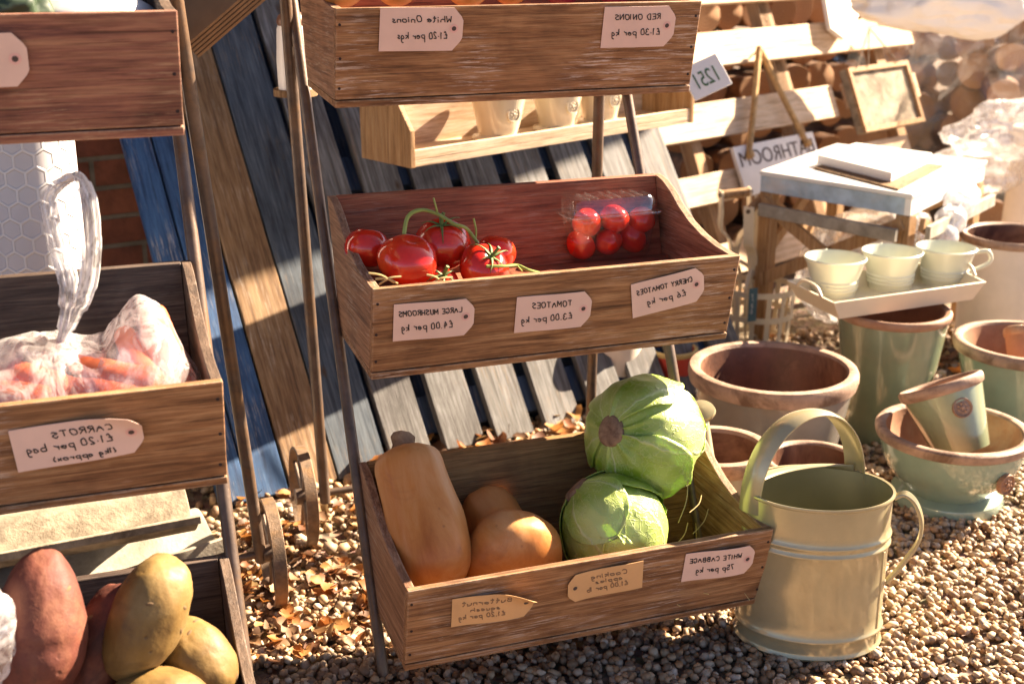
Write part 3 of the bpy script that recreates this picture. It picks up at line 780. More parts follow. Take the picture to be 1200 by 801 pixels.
make_tag('pinkish tag priced for large mushrooms', T2, (508, 373), .124, .062, rad(0), [('LARGE MUSHROOMS', -.006, .010, .0085, .096), ('£4.00 per kg', -.010, -.014, .0105, .078)], curl=.004)
make_tag('pinkish tag priced for tomatoes per kilo', T2, (648, 364), .124, .062, rad(0), [('TOMATOES', -.004, .009, .0095, .064), ('£3.00 per kg', -.010, -.014, .0105, .082)], curl=.003)
make_tag('tilted pinkish tag priced for cherry tomatoes', T2, (782, 341), .124, .062, rad(10.5), [('CHERRY TOMATOES', -.006, .009, .0085, .094), ('£6 per kg', -.003, -.013, .0105, .066)], curl=.003)
make_tag('curled brown tag priced for butternut squash', T3, (576, 708), .125, .054, rad(1), [('Butternut', -.01, .010, .009, .074), ('squash', -.012, -.002, .007, .044), ('£1.20 per kg', -.016, -.015, .008, .070)], 'kraft', 'ink_faint', 1, .008, 1.)
make_tag('brown tag priced for cooking apples', T3, (708, 679), .122, .054, rad(5), [('Cooking', .006, .010, .008, .056), ('apples', .006, -.001, .007, .042), ('£1.00 per lb', .004, -.014, .008, .066)], 'kraft', 'ink_faint', -1, .006)
make_tag('pinkish tag priced for white cabbage', T3, (841, 657), .122, .056, rad(0), [('WHITE CABBAGE', -.008, .008, .0085, .088), ('75p per kg', -.006, -.013, .010, .064)], curl=.007)
make_tag('long pinkish tag priced for bagged carrots', cl_mid.location, (92, 514), .148, .060, rad(4.5), [('CARROTS', .006, .011, .0085, .068), ('£1·20 per bag', -.010, -.006, .010, .098), ('(1kg approx)', .004, -.023, .007, .072)], curl=.005, dog=.6)
make_tag('buff tag cut by the photo edge on the reddish crate', cl_top.location, (-34, 70), .12, .062, rad(0), [('Leeks', -.03, .004, .009, .04)][:0], hole=1, curl=.004)

# ------------------------------------------------------------------ produce
def tomato(label, loc, r, up=(0,0,1), calyx=True, flat=.86, name='tomato', group='vine tomatoes in the crate', seed=0):
    Mx = basis((1,.3,.1), up, loc)
    t = thing(name, label, 'tomato', loc, Mx.to_euler(), group)
    rs = random.Random(seed); ph = rs.uniform(0, 6)
    def fn(v):
        a = math.atan2(v.y, v.x); h = v.z; rr = math.sqrt(max(0, 1-h*h))
        lob = 1+.025*math.cos(5*a+ph)*rr+.015*math.cos(3*a+ph*2)
        z = h*flat - (.16*math.exp(-(rr/.28)**2) if h > 0 else -.06*math.exp(-(rr/.25)**2))
        return Vector((v.x*lob, v.y*lob, z))*r
    blob('flesh', fn, MT['tomato'], t, 4)
    if calyx:
        mb = MB()
        for k in range(6):
            a = k*PI/3+rs.uniform(-.2,.2); L = r*rs.uniform(.65, 1.0); lift = rs.uniform(0, .35)*r
            d = Vector((math.cos(a), math.sin(a), 0)); s = Vector((-d.y, d.x, 0))
            pts = []
            for i in range(6):
                q = i/5; rr = L*q
                zs = flat*r*math.sqrt(max(.02, 1-(rr/r)**2))-.16*r*math.exp(-((rr/r)/.28)**2)+.0015+lift*q*q
                pts.append((d*rr+Vector((0,0,zs)), .0028*(1-q)+.0004))
            vs = []; fs = []
            for i, (p, wd) in enumerate(pts): vs += [p-s*wd, p+Vector((0,0,.0006)), p+s*wd]
            for i in range(5):
                for j in range(2): fs.append((i*3+j, i*3+j+1, i*3+j+4, i*3+j+3))
            mb.add(vs, fs)
        mb.tube([(0,0,flat*r-.16*r), (.002,.001,flat*r+.004), (.006,.002,flat*r+.014)], [.003,.0026,.003], 8)
        o = mb.build('calyx', MT['calyx'], t)
        sm = o.modifiers.new('solid', 'SOLIDIFY'); sm.thickness = .0007
    return t
def TP(x, y, Y): return atY(x, y, Y)
tomato('darkest tomato at the back left of the pile', TP(430, 290, 1.915), .036, (.2,.2,1), False, .88, seed=1)
tomato('largest red tomato at the front with its dimple up', TP(478, 305, 1.842), .0465, (.15,-.25,1), False, .84, seed=2)
tomato('tall tomato behind with the green vine on top', TP(518, 286, 1.90), .045, (-.1,-.3,1), True, .9, seed=3)
tomato('tomato at the right rear of the pile', TP(581, 296, 1.91), .033, (.2,.1,1), False, .9, seed=4)
tomato('tomato with its star calyx facing out over the rim', TP(567, 313, 1.835), .040, (.25,-.62,.75), True, .82, seed=5)
tomato('small tomato low between the two front tomatoes', TP(517, 334, 1.825), .030, (0,-.5,.7), True, .85, seed=6)
vn = MB()
vn.tube(smooth_path([TP(473,278,1.86), TP(478,254,1.865), TP(494,246,1.87), TP(513,251,1.868), TP(532,262,1.86), TP(547,268,1.86), TP(560,285,1.862)], 6), [.0033]*12+[.0028]*25, 8)
vn.tube(smooth_path([TP(513,251,1.868), TP(511,243,1.866), TP(508,232,1.866)], 5), .0016, 6)
vn.tube(smooth_path([TP(557,283,1.862), TP(558,270,1.86), TP(555,256,1.86)], 5), .0016, 6)
vn.tube(smooth_path([TP(570,312,1.80), TP(590,312,1.80), TP(606,311,1.81), TP(618,316,1.80), TP(632,320,1.80)], 6), [.0026]*25, 7)
vn.tube(smooth_path([TP(606,311,1.81), TP(612,318,1.795)], 5), .0015, 6)
prop(vn.build('tomato_vine', MT['stem']), 'green and straw coloured vine running over the tomatoes', 'vine')
dry = MB()
for a, b in (((432,320),(462,331)), ((444,333),(470,324)), ((440,327),(466,332)), ((500,322),(521,333)), ((505,333),(530,325))):
    dry.tube(smooth_path([TP(*a, 1.79), TP((a[0]+b[0])/2, (a[1]+b[1])/2-3, 1.788), TP(*b, 1.79)], 4), .0017, 6)
prop(dry.build('vine_stalks', MT['straw']), 'dry broken stalks under the tomatoes by the crate rim', 'stalks', kind='stuff')

def punnet():
    z0 = T2.z+.0965
    p0 = atZ(712, 301, z0); L, D, Hh = .166, .122, .078
    ang = rad(2)
    t = thing('fruit_punnet', 'clear plastic punnet of cherry tomatoes with a closed lid', 'punnet', (p0.x, p0.y+.025, z0), (0,0,ang))
    def rr(w, d, z, r=.016, n=6):
        pts = []
        for cx, cy, a0 in ((w/2-r, d/2-r, 0), (-w/2+r, d/2-r, PI/2), (-w/2+r, -d/2+r, PI), (w/2-r, -d/2+r, 3*PI/2)):
            for k in range(n+1): a = a0+PI/2*k/n; pts.append((cx+r*math.cos(a), cy+r*math.sin(a), z))
        return pts
    def loft(rings, cap0=True, cap1=True):
        n = len(rings[0]); vs = sum(rings, []); fs = []
        for i in range(len(rings)-1): fs += [(i*n+k, i*n+(k+1) % n, (i+1)*n+(k+1) % n, (i+1)*n+k) for k in range(n)]
        if cap0: fs.append(tuple(range(n))[::-1])
        if cap1: fs.append(tuple((len(rings)-1)*n+k for k in range(n)))
        return MB().add(vs, fs)
    loft([rr(L*.84, D*.8, .0006), rr(L*.87, D*.84, .006), rr(L*.95, D*.93, Hh*.8), rr(L*.95, D*.93, Hh), rr(L*1.06, D*1.08, Hh+.001), rr(L*1.06, D*1.08, Hh+.003)], True, False).build('base', MT['clear'], t)
    lid = loft([rr(L*1.07, D*1.09, Hh+.0045), rr(L*.96, D*.95, Hh+.006), rr(L*.93, D*.9, Hh+.026), rr(L*.88, D*.84, Hh+.031)], False, True).build('lid', MT['clear'], t)
    ribs = MB()
    for x in (-.042, .0, .042): ribs.tube([(x-.008, -D*.42, Hh+.0325), (x-.008, D*.42, Hh+.0325), (x+.008, D*.42, Hh+.0325), (x+.008, -D*.42, Hh+.0325)], .0014, 6)
    ribs.tube(rr(L*1.07, D*1.09, Hh+.004)+rr(L*1.07, D*1.09, Hh+.004)[:1], .0015, 6)
    ribs.build('ribs', MT['clear'], lid)
    MB().box(L*.5, L*.5+.02, -.012, .012, Hh+.001, Hh+.005).build('clip', MT['clear'], t, bevel=.001)
    rs = random.Random(4)
    names = ['left front bottom', 'middle front bottom', 'right front bottom', 'left rear bottom', 'middle rear bottom', 'right rear bottom', 'left top', 'middle top', 'right top', 'left rear top', 'centre rear top', 'right rear top']
    k = 0
    for lay in range(2):
        for row in range(2):
            for c in range(3):
                x = (c-1)*.047+rs.uniform(-.006,.006)+(.010 if lay else -.004); y = (row-.5)*.050+rs.uniform(-.004,.004); z = .025+lay*.038+rs.uniform(-.002,.009)
                loc = t.matrix_world @ Vector((0,0,0)); w = Vector((p0.x+x*math.cos(ang)-y*math.sin(ang), p0.y+.025+x*math.sin(ang)+y*math.cos(ang), z0+z))
                idx = {(0,0):0, (0,1):3, (1,0):6, (1,1):9}[(lay,row)]+c
                tt = tomato('cherry tomato at the '+names[idx]+' of the clear punnet', w, rs.uniform(.0225,.0272), (rs.uniform(-1,1), rs.uniform(-1,1), rs.uniform(-.3,1)), False, rs.uniform(.95, 1.35), 'cherry_tomato', 'cherry tomatoes in the punnet', k); k += 1
punnet()

def squash(label, p_stem, p_end, r_neck, r_bulb, neck_frac, seed, sticker=False, stem=True):
    A, B = Vector(p_stem), Vector(p_end); L = (A-B).length
    Mx = basis((1,0,0), A-B, B)
    t = thing('butternut_squash', label, 'squash', B, Mx.to_euler(), 'butternut squashes in the bottom crate')
    rs = random.Random(seed); off = Vector((rs.uniform(0,9),)*3)
    KP = [(0,0),(.012,.34),(.05,.66),(.12,.91),(.22,1.),(.34,.99),(.46,.94),(.6,.885),(.75,.86),(.86,.84),(.93,.75),(.975,.52),(1.0,.22)]
    kn = r_neck/(.86*r_bulb)
    def rad_at(s):                        # s 0 (blossom end) .. 1 (stem end)
        s = max(0, min(1, s))
        for (s0, v0), (s1, v1) in zip(KP, KP[1:]):
            if s <= s1: break
        q = (s-s0)/(s1-s0)
        w = min(1, max(0, (s-.28)/.3)); w = w*w*(3-2*w)
        return r_bulb*lerp(v0, v1, q)*lerp(1, kn, w)
    mb = MB(); prof = []
    N_ = 48
    for i in range(N_+1):
        s = .5-.5*math.cos(PI*i/N_); s = .0+s*(1.0)
        z = -.06*r_bulb+s*L
        r = rad_at(max(.0, s)) if s > 0 else 0
        prof.append((max(r, .0002), z))
    for _ in range(3):
        prof = [prof[0]]+[((a[0]+2*b[0]+c[0])/4, b[1]) for a, b, c in zip(prof, prof[1:], prof[2:])]+[prof[-1]]
    mb.lathe(prof, 64)
    o = mb.build('flesh', MT['butternut'], t)
    for v in o.data.vertices:
        p = v.co; d = noise.noise(p*11+off)*.006+noise.noise(p*30+off)*.0012+.0008*math.sin(10*math.atan2(p.y, p.x))
        rr = Vector((p.x, p.y, 0)); 
        if rr.length > 1e-5: v.co += rr.normalized()*d*min(1, rr.length/.02)
    if stem:
        st = MB().tube([(0,0,L-.012), (.001,0,L+.002), (.004,.002,L+.012), (.006,.003,L+.013)], [.024,.017,.0205,.012], 9)
        st.build('stalk', MT['cab_stem'], t)
    if sticker:
        # small oval label wrapped on the shoulder, facing the viewer's right
        dirv = Mx.to_3x3().inverted() @ (EYE-A); a = math.atan2(dirv.y, dirv.x)+.75
        vs = []; n = 20
        def sp(u, v):
            an = a+u/r_neck; s = (L*.985+v)/L
            rr = rad_at(min(.995, s+.06*r_bulb/L))+.0012
            return (rr*math.cos(an), rr*math.sin(an), L*.985+v-.022)
        grid = []; st2 = MB()
        vs = [sp(0,0)]+[sp(.011*math.cos(2*PI*k/n), .009*math.sin(2*PI*k/n)) for k in range(n)]
        st2.add(vs, [(0, 1+k, 1+(k+1) % n) for k in range(n)]); st2.build('sticker', MT['sticker'], t)
    return t
squash('tall butternut squash standing upright in the left corner', atY(472, 521, 1.845), atY(517, 690, 1.685), .056, .0645, .5, 1, True)
squash('stubby butternut squash lying with its round end forward', atY(566, 588, 1.86), atY(612, 672, 1.66), .050, .079, .5, 2, False)

def cabbage(label, loc, r, axis, spin, seed):
    Mx = basis((0,0,1), axis, loc)
    t = thing('cabbage', label, 'cabbage', loc, Mx.to_euler(), 'cabbages in the bottom crate')
    rs = random.Random(seed); off = Vector((rs.uniform(0,20), rs.uniform(0,20), 3))
    def disp(d):
        return 1+.05*noise.noise(d*1.6+off)+.018*noise.noise(d*5+off)+.008*abs(noise.noise(d*11+off))
    blob('heart', lambda v: v*r*.965*disp(v), MT['cabbage'], t, 5)
    # wrapping outer leaves: each a curved shell fanning out from the stalk (object +Z)
    for k in range(6):
        a0 = spin+k*2.4+rs.uniform(-.3,.3); span = rs.uniform(.85, 1.15); reach = rs.uniform(1.7, 2.45); lift = 1.0+.017*(k+1)
        vs = []; fs = []; nu, nv = 30, 26
        for j in range(nv+1):
            th = .10+(reach-.10)*j/nv
            wf = math.sin(PI*min(1, .18+.9*(j/nv)))**.55
            for i in range(nu+1):
                s = -1+2*i/nu; an = a0+s*span*wf*(1.0 if th < 1.57 else 1.0)+.12*noise.noise(Vector((s*2, th*2, k)))
                ed = max(0, abs(s)-.7)/.3; te = max(0, j/nv-.75)/.25
                th2 = th+.05*math.sin(s*9+k)*(j/nv)-.12*s*s*(j/nv)
                d = Vector((math.sin(th2)*math.cos(an), math.sin(th2)*math.sin(an), math.cos(th2)))
                rib = .04*math.exp(-(s/.09)**2)*(1-j/nv)**.8+.010*abs(math.sin(s*7+th*3.2))**8*(j/nv)
                rr = r*.965*disp(d)*(lift-.965+.965+rib+.006*noise.noise(d*9+off+Vector((k,0,0))))
                rr += r*(.030*ed*ed+.045*te*te)*(1+math.sin(an*13+k))*.7
                vs.append(d*rr)
        for j in range(nv):
            for i in range(nu): a = j*(nu+1)+i; fs.append((a, a+1, a+nu+2, a+nu+1))
        lo = MB().add(vs, fs).build('outer_leaf', MT['cabbage'], t, ang=80)
        sm = lo.modifiers.new('solid', 'SOLIDIFY'); sm.thickness = .0012; sm.offset = 0
    st = MB(); pr_ = [(0,r*1.10),(r*.10,r*1.105),(r*.21,r*1.09),(r*.25,r*1.05),(r*.262,r*.99),(r*.22,r*.85)]
    st.lathe(pr_, 26, wob=.06); st.build('cut_stalk', MT['cab_stem'], t)
    return t
toeye = lambda p: (EYE-Vector(p)).normalized()
c1 = atY(756, 512, 1.80); e1 = toeye(c1)
camx = _M @ Vector((1,0,0)); camy = _M @ Vector((0,1,0))
cabbage('larger cabbage on top showing its brown cut stalk', c1, .0975, e1*.80-camx*.58+camy*.10, .6, 3)
c2 = atY(722, 620, 1.715); e2 = toeye(c2)
cabbage('smaller cabbage below with its stalk turned away', c2, .089, -camx*.75+camy*.75+e2*.0, 2.1, 8)

stw = MB(); rs = random.Random(9)
for _ in range(130):
    p = Vector((rs.uniform(.80, .99), rs.uniform(1.64, 1.80), .112+rs.uniform(0,.02)))
    a = rs.uniform(0, 2*PI); L = rs.uniform(.02, .05); d = Vector((math.cos(a), math.sin(a), rs.uniform(-.2,.9)))*L
    stw.tube(smooth_path([p, p+d*.5+Vector((0,0,.006)), p+d], 3), .0009, 4)
for a, b in (((808,600),(822,580)), ((795,612),(806,560)), ((812,625),(830,596)), ((790,640),(806,612))):
    stw.tube(smooth_path([atY(*a, 1.70), atY((a[0]+b[0])/2+4, (a[1]+b[1])/2, 1.71), atY(*b, 1.72)], 4), .0009, 4)
prop(stw.build('straw', MT['straw']), 'loose dry straw on the floor of the squash crate', 'straw', kind='stuff')

def tuber(name, label, cat, loc, rx, ry, rz, axis_x, axis_z, mat, seed, lump=.10, group=None, slit=None):
    Mx = basis(axis_x, axis_z, loc)
    t = thing(name, label, cat, loc, Mx.to_euler(), group)
    off = Vector((seed*3.1, seed*1.7, seed*.3))
    def fn(v):
        d = 1+lump*noise.noise(v*1.1+off)+lump*.35*noise.noise(v*2.6+off)+.012*noise.noise(v*8+off)-(.05*math.exp(-((v.z+.15)/.10)**2)*max(0, v.x) if slit else 0)
        tap = 1+.12*v.z*math.sin(seed)
        return Vector((v.x*rx*tap, v.y*ry*tap, v.z*rz))*d
    o = blob('flesh', fn, mat, t, 5)
    if slit:
        e = MB(); e.tube(slit, [.0006]+[.0028]*(len(slit)-2)+[.0006], 6); s = e.build('split', MT['slot'])
        s.parent = t; s.matrix_parent_inverse = Mx.inverted()
    # small eyes
    rs_ = random.Random(seed)
    for _ in range(8):
        v = Vector((rs_.uniform(-1,1), rs_.uniform(-1,1), rs_.uniform(-1,1))).normalized(); p = fn(v)
        ee = MB().lathe([(.0,.0006),(.0016,.0005),(.0030,-.0008)], 8, Matrix.Translation(p) @ v.to_track_quat('Z','Y').to_matrix().to_4x4() @ Matrix.Rotation(rs_.uniform(0,3), 4, 'Z') @ Matrix.Scale(2.2, 4, (1,0,0)))
        ee.build('eye', MT['eye'], t)
    return t
PG = 'potatoes in the left stand'
IY = lambda px, py, Y: atY(px, py, Y)
view_dir = lambda p: (EYE-Vector(p)).normalized()
p = IY(172, 722, 1.445); tuber('potato', 'largest yellow potato lying on top by the crate back', 'potato', p, .052, .046, .080, view_dir(p), camx*.42+camy*.9, MT['potato'], 3, .09, PG)
p = IY(232, 775, 1.46); tuber('potato', 'shaded potato in the right corner beneath the yellow one', 'potato', p, .05, .045, .062, view_dir(p), -camx*.5+camy*.8, MT['potato'], 5, .09, PG)
p = IY(186, 822, 1.40); tuber('potato', 'potato cut by the bottom photo edge', 'potato', p, .046, .04, .06, view_dir(p), camx, MT['potato'], 6, .09, PG)
p = IY(46, 735, 1.435); vd = view_dir(p)
tuber('sweet_potato', 'large red sweet potato with a dark split', 'sweet potato', p, .056, .054, .092, vd, camy+camx*.05, MT['sweet'], 4, .09, PG, slit=[IY(34+i*6, 748-abs(i-2)*.5-i*.6, 1.435)+vd*.0548 for i in range(6)])
p = IY(120, 758, 1.47); tuber('sweet_potato', 'narrow dark sweet potato wedged beside the yellow potato', 'sweet potato', p, .036, .036, .085, view_dir(p), camy+camx*.25, MT['sweet'], 7, .1, PG)
bg1 = IY(-42, 745, 1.385)
o = blob('plastic_bag', lambda v: Vector((v.x*.05, v.y*.03, v.z*.09))*(1+.22*noise.noise(v*2.2)+.10*noise.noise(v*5)), MT['bag'], None, 5, bg1)
prop(o, 'crumpled clear bag at the left photo edge by the sweet potato', 'plastic bag')

# carrots in a carrier bag
def carrots():
    G_ = 'carrots in the bag'
    def carrot(label, a, b, r, seed):
        a, b = Vector(a), Vector(b); L = (b-a).length
        Mx = basis((1,0,0), b-a, a); t = None
        mb = MB(); pr_ = []
        for i in range(25):
            s = i/24; rr = r*min(1, (s/.06)**.5 if s < .06 else 1)*(1-.5*s**1.5)*(1+.02*math.sin(s*60+seed))
            if s > .9: rr *= math.sqrt(max(.003, 1-((s-.9)/.1)**2))
            pr_.append((max(rr, .0004), s*L))
        mb.lathe(pr_, 26, wob=.03); o = mb.build('carrot', MT['carrot'])
        o.matrix_world = Mx
        prop(o, label, 'carrot', G_)
    carrot('fat carrot standing at the right end of the bag', atY(200, 462, 1.60), atY(178, 356, 1.655), .029, 1)
    carrot('carrot leaning beside the fat one inside the bag', atY(185, 466, 1.575), atY(142, 384, 1.66), .024, 2)
    carrot('carrot lying across the front of the bag', atY(190, 456, 1.565), atY(80, 424, 1.60), .023, 3)
    carrot('lower carrot lying along the crate rim in the bag', atY(170, 472, 1.555), atY(60, 452, 1.575), .024, 4)
    carrot('carrot in the white creased part of the bag', atY(85, 466, 1.565), atY(8, 430, 1.60), .024, 5)
    carrot('leftmost carrot inside the creased bag', atY(60, 476, 1.55), atY(-30, 455, 1.57), .024, 6)
carrots()
def carrot_bag():
    t = thing('carrier_bag', 'thin clear carrier bag of carrots with its handles pulled up', 'plastic bag', atY(100, 470, 1.58))
    inv = Matrix.Translation(-t.location)
    # draped film over the carrots: a height field in (u along X, s from back to front) with gathered folds at the knot
    knot = atY(66, 405, 1.615)
    def body(cx0, cx1, name, seed, top):
        nu, nv = 90, 60; vs = []; fs = []
        for j in range(nv+1):
            ph = .02+1.02*PI*j/nv          # around the bundle from front-bottom over the top to the back
            for i in range(nu+1):
                u = i/nu; x = lerp(cx0, cx1, u)
                env = math.sin(PI*min(1, max(0, .04+.93*u)))**.4
                hgt = top(u)
                y = 1.630-.118*math.cos(ph)*env**.6; z = .535+hgt*max(-.3, math.sin(ph)**.8 if math.sin(ph) > 0 else math.sin(ph))*env
                p = Vector((x, y, z))
                dk = (p-knot); ang = math.atan2(dk.z, dk.x); ds = dk.length
                fold = .0042*math.sin(ang*19+noise.noise(p*9+Vector((seed,0,0)))*3.5)*math.exp(-ds/.13)
                cr = .009*noise.noise(Vector((p.x*14,p.y*22,p.z*22))+Vector((seed,1,0)))+.0035*(1-abs(noise.noise(p*26+Vector((seed,5,0)))*2.2))
                n = Vector((0, -math.cos(ph), max(.2, math.sin(ph)))).normalized()
                p = p+n*(fold+cr)
                p.z = max(p.z, .545); p.y = max(p.y, 1.53-.2215*(p.z-.475)+.017); vs.append(inv @ p)
        for j in range(nv):
            for i in range(nu): a = j*(nu+1)+i; fs.append((a, a+1, a+nu+2, a+nu+1))
        return MB().add(vs, fs).build(name, MT['bag'], t, ang=180)
    xl, xr = atY(-190, 470, 1.58).x, atY(240, 470, 1.60).x
    kx = (knot.x-xl)/(xr-xl)
    def top(u):
        px = -190+430*u
        return (.100+.022*math.exp(-((px-66)/40)**2)+.125*math.exp(-((px-184)/50)**2)+.02*math.exp(-((px-10)/40)**2))
    body(xl, xr, 'film', 1., top)
    # two bunched handle bands rising from the knot and meeting in a loop
    def band(pxs, Y, w, seed):
        pts = smooth_path([inv @ atY(x, y, yy) for x, y, yy in pxs], 10); m = len(pts)
        vs = []; fs = []; nn = 14
        for i, p in enumerate(pts):
            tg = (pts[min(i+1, m-1)]-pts[max(i-1, 0)]).normalized()
            wd = (Vector((.93,.15,.2))-tg*Vector((.93,.15,.2)).dot(tg)).normalized(); nr = tg.cross(wd)
            ww = w[min(len(w)-1, int(i/m*len(w)))]
            for k in range(nn+1):
                s = -1+2*k/nn
                vs.append(p+wd*(s*ww)+nr*(.0045*math.sin(s*8+seed+i*.03)+.003*noise.noise(Vector((s*2, i*.06, seed)))))
        for i in range(m-1):
            for k in range(nn): a = i*(nn+1)+k; fs.append((a, a+1, a+nn+2, a+nn+1))
        MB().add(vs, fs).build('handle', MT['bag_milky'], t, ang=180)
    Y = 1.61
    band([(66,412,Y),(76,370,Y),(80,330,Y),(68,290,Y+.01),(58,250,Y+.015),(57,230,Y+.02),(72,214,Y+.02),(88,206,Y+.015)], Y, [.003,.007,.011,.0125,.0115,.0105,.010,.008,.007,.006,.005], 1)
    band([(68,412,Y),(88,370,Y),(102,335,Y),(108,290,Y),(106,245,Y),(99,218,Y+.01),(88,206,Y+.015),(70,216,Y+.02)], Y, [.003,.007,.011,.0125,.012,.011,.0105,.010,.008,.006,.005], 4)
    return t
carrot_bag()

# onions peeping over the top crate; what sits in the top left crate
for i, (px, r, mat, lab) in enumerate(((402,.036,'onion','leftmost brown onion behind the top crate rim'), (466,.035,'onion','orange skinned onion behind the white onions tag'), (548,.036,'onion','pale onion right of the white onions tag'), (600,.033,'onion','golden onion in the middle of the top crate'), (660,.034,'red_onion','purple red onion in the middle of the top crate'), (722,.034,'red_onion','red onion behind the red onions tag'), (782,.033,'red_onion','rightmost red onion in the top crate'))):
    p = atY(px, -17, 1.985)
    t = thing('onion', lab, 'onion', p, (rs.uniform(-.6,.6), rs.uniform(-.6,.6), 0), 'onions in the top crate')
    blob('bulb', lambda v, r=r: Vector((v.x, v.y, v.z*.9+.25*max(0, v.z)**8))*r, MT[mat], t, 4)
    MB().tube([(0,0,r*1.05),(0,.002,r*1.3)], [.005,.002], 7).build('neck', MT['straw'], t)
p = atY(104, 12, 1.70)
o = blob('mushroom', lambda v: Vector((v.x*.083, v.y*.07, v.z*.035*(1 if v.z > 0 else .4)))*(1+.04*noise.noise(v*2)), MT['mush'], None, 4, p+Vector((0,.03,-.012)))
prop(o, 'large pale speckled mushroom cap in the reddish crate', 'mushroom')
p = atY(8, 12, 1.68)
o = blob('leafy_vegetable', lambda v: Vector((v.x*.05, v.y*.05, v.z*.045))*(1+.25*noise.noise(v*2.6)), MT['dark_green'], None, 4, p)
prop(o, 'dark green leafy vegetable at the left end of the reddish crate', 'vegetable')

# ------------------------------------------------------------------ watering can
def watering_can():
    c = Vector((1.113, 1.628, .012)); R0, R1, Hh = .1185, .119, .268
    t = thing('watering_can', 'cream enamelled watering can with a tall arched handle on the gravel', 'watering can', c)
    prof = [(.0,.004),(R0-.004,.004),(R0+.001,.0),(R0+.004,.004),(R0+.001,.009),(R0,.012)]
    def bead(z): return [(R0+.0002,z-.006),(R0+.0035,z-.002),(R0+.0042,z),(R0+.0035,z+.002),(R0+.0002,z+.006)]
    prof += bead(.034)+[(R0,.06),(R0,.12)]+bead(Hh-.083)+bead(Hh-.068)+[(R1,Hh-.05),(R1,Hh-.004),(R1+.003,Hh-.003),(R1+.0042,Hh),(R1+.003,Hh+.003),(R1-.001,Hh+.002)]
    b = MB(); b.lathe(prof, 96); b.build('body', MT['cream_metal'], t, ang=50)
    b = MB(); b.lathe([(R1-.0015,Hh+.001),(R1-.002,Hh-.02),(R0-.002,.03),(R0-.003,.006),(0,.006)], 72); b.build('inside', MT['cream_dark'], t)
    # crescent half cover, on the left of the arched handle
    hd = Vector((math.cos(rad(104)), math.sin(rad(104)), 0)); sd = Vector((-hd.y, hd.x, 0))
    vs = []; n = 40; fs = []
    for k in range(n+1):
        a = -1.28+2.56*k/n
        o_ = hd*(math.cos(a)*(R1-.001))+sd*(math.sin(a)*(R1-.001))
        q = a/1.28; ci = hd*(math.cos(1.28)*(R1-.001)+.030*(1-q*q)*1.0)+sd*(math.sin(1.28)*(R1-.001)*q)
        vs += [o_+Vector((0,0,Hh+.001)), o_.lerp(ci, .5)+Vector((0,0,Hh+.012)), ci+Vector((0,0,Hh+.013))]
    for k in range(n):
        for j in range(2): fs.append((k*3+j, k*3+j+1, k*3+j+4, k*3+j+3))
    b = MB().add(vs, fs); lid = b.build('half_cover', MT['cream_metal'], t); sm = lid.modifiers.new('solid', 'SOLIDIFY'); sm.thickness = .0018
    # carrying arch across the top
    e1 = hd*(math.cos(1.28)*(R1))+sd*(math.sin(1.28)*R1); e2 = hd*(math.cos(1.28)*R1)-sd*(math.sin(1.28)*R1)
    pts = []
    for k in range(33):
        a = PI*k/32; q = math.cos(a)
        x = e1.lerp(e2, .5-.5*q*1.0); bul = 1.0
        pts.append(Vector((0,0,Hh-.03))+(e1+e2)/2+(e1-e2)/2*(q*1.03)+Vector((0,0,.152*math.sin(a)**.85))+hd*(-.0))
    b = MB().strap(pts, hd, .046, .002, crown=.0045); b.build('carry_handle', MT['cream_metal'], t)
    # back handle: ribbed strap bulging to the right
    bd = Vector((math.cos(rad(-35)), math.sin(rad(-35)), 0)); wd = Vector((-bd.y, bd.x, 0))
    pr_ = [(R1+.002, Hh-.004), (R1+.018, Hh+.003), (R1+.036, Hh-.012), (R1+.048, Hh-.045), (R1+.045, Hh-.08), (R1+.028, Hh-.115), (R1+.012, Hh-.142), (R1+.003, Hh-.155)]
    pth = smooth_path([bd*r+Vector((0,0,z)) for r, z in pr_], 8)
    b = MB().strap(pth, wd, .026, .002)
    for o_ in (-.0095, 0, .0095): b.tube([q+wd*o_ for q in pth], .0032, 8)
    b.build('back_handle', MT['cream_metal'], t)
    # spout: runs behind the crate up to the rose
    vd_ = Vector((math.cos(rad(67)), math.sin(rad(67)), 0)); KO = .74      # the can is oval: narrower front to back
    def oval(v, k): return v+vd_*(v.dot(vd_)*(k-1))
    tip = oval(atY(822, 481, 1.93)-c, 1/KO)
    root = Vector((math.cos(rad(125))*R0*.98, math.sin(rad(125))*R0*.98, .045))
    mid = root.lerp(tip, .55)+Vector((.0,.02,-.02))
    b = MB().tube(smooth_path([root, mid, tip-Vector((.0,.0,.012))], 8), [.021]+[.017]*8+[.013]*8, 18); b.build('spout', MT['cream_metal'], t)
    rd = Vector((-.2, -.45, .8)).normalized()
    Rm = Matrix.Translation(tip) @ rd.to_track_quat('Z','Y').to_matrix().to_4x4()
    b = MB().lathe([(.012,-.03),(.016,-.022),(.024,-.006),(.026,0),(.024,.004),(.012,.007),(0,.008)], 32, Rm); b.build('rose', MT['cream_metal'], t)
    # soldered side seam
    sa = rad(-52)
    b = MB().box(R0-.001, R0+.0016, -.0025, .0025, .012, Hh-.09, Matrix.Rotation(sa, 4, 'Z')); b.build('seam', MT['cream_metal'], t, bevel=.0006)
    for ch in t.children:
        for v in ch.data.vertices: v.co = oval(v.co, KO)
watering_can()

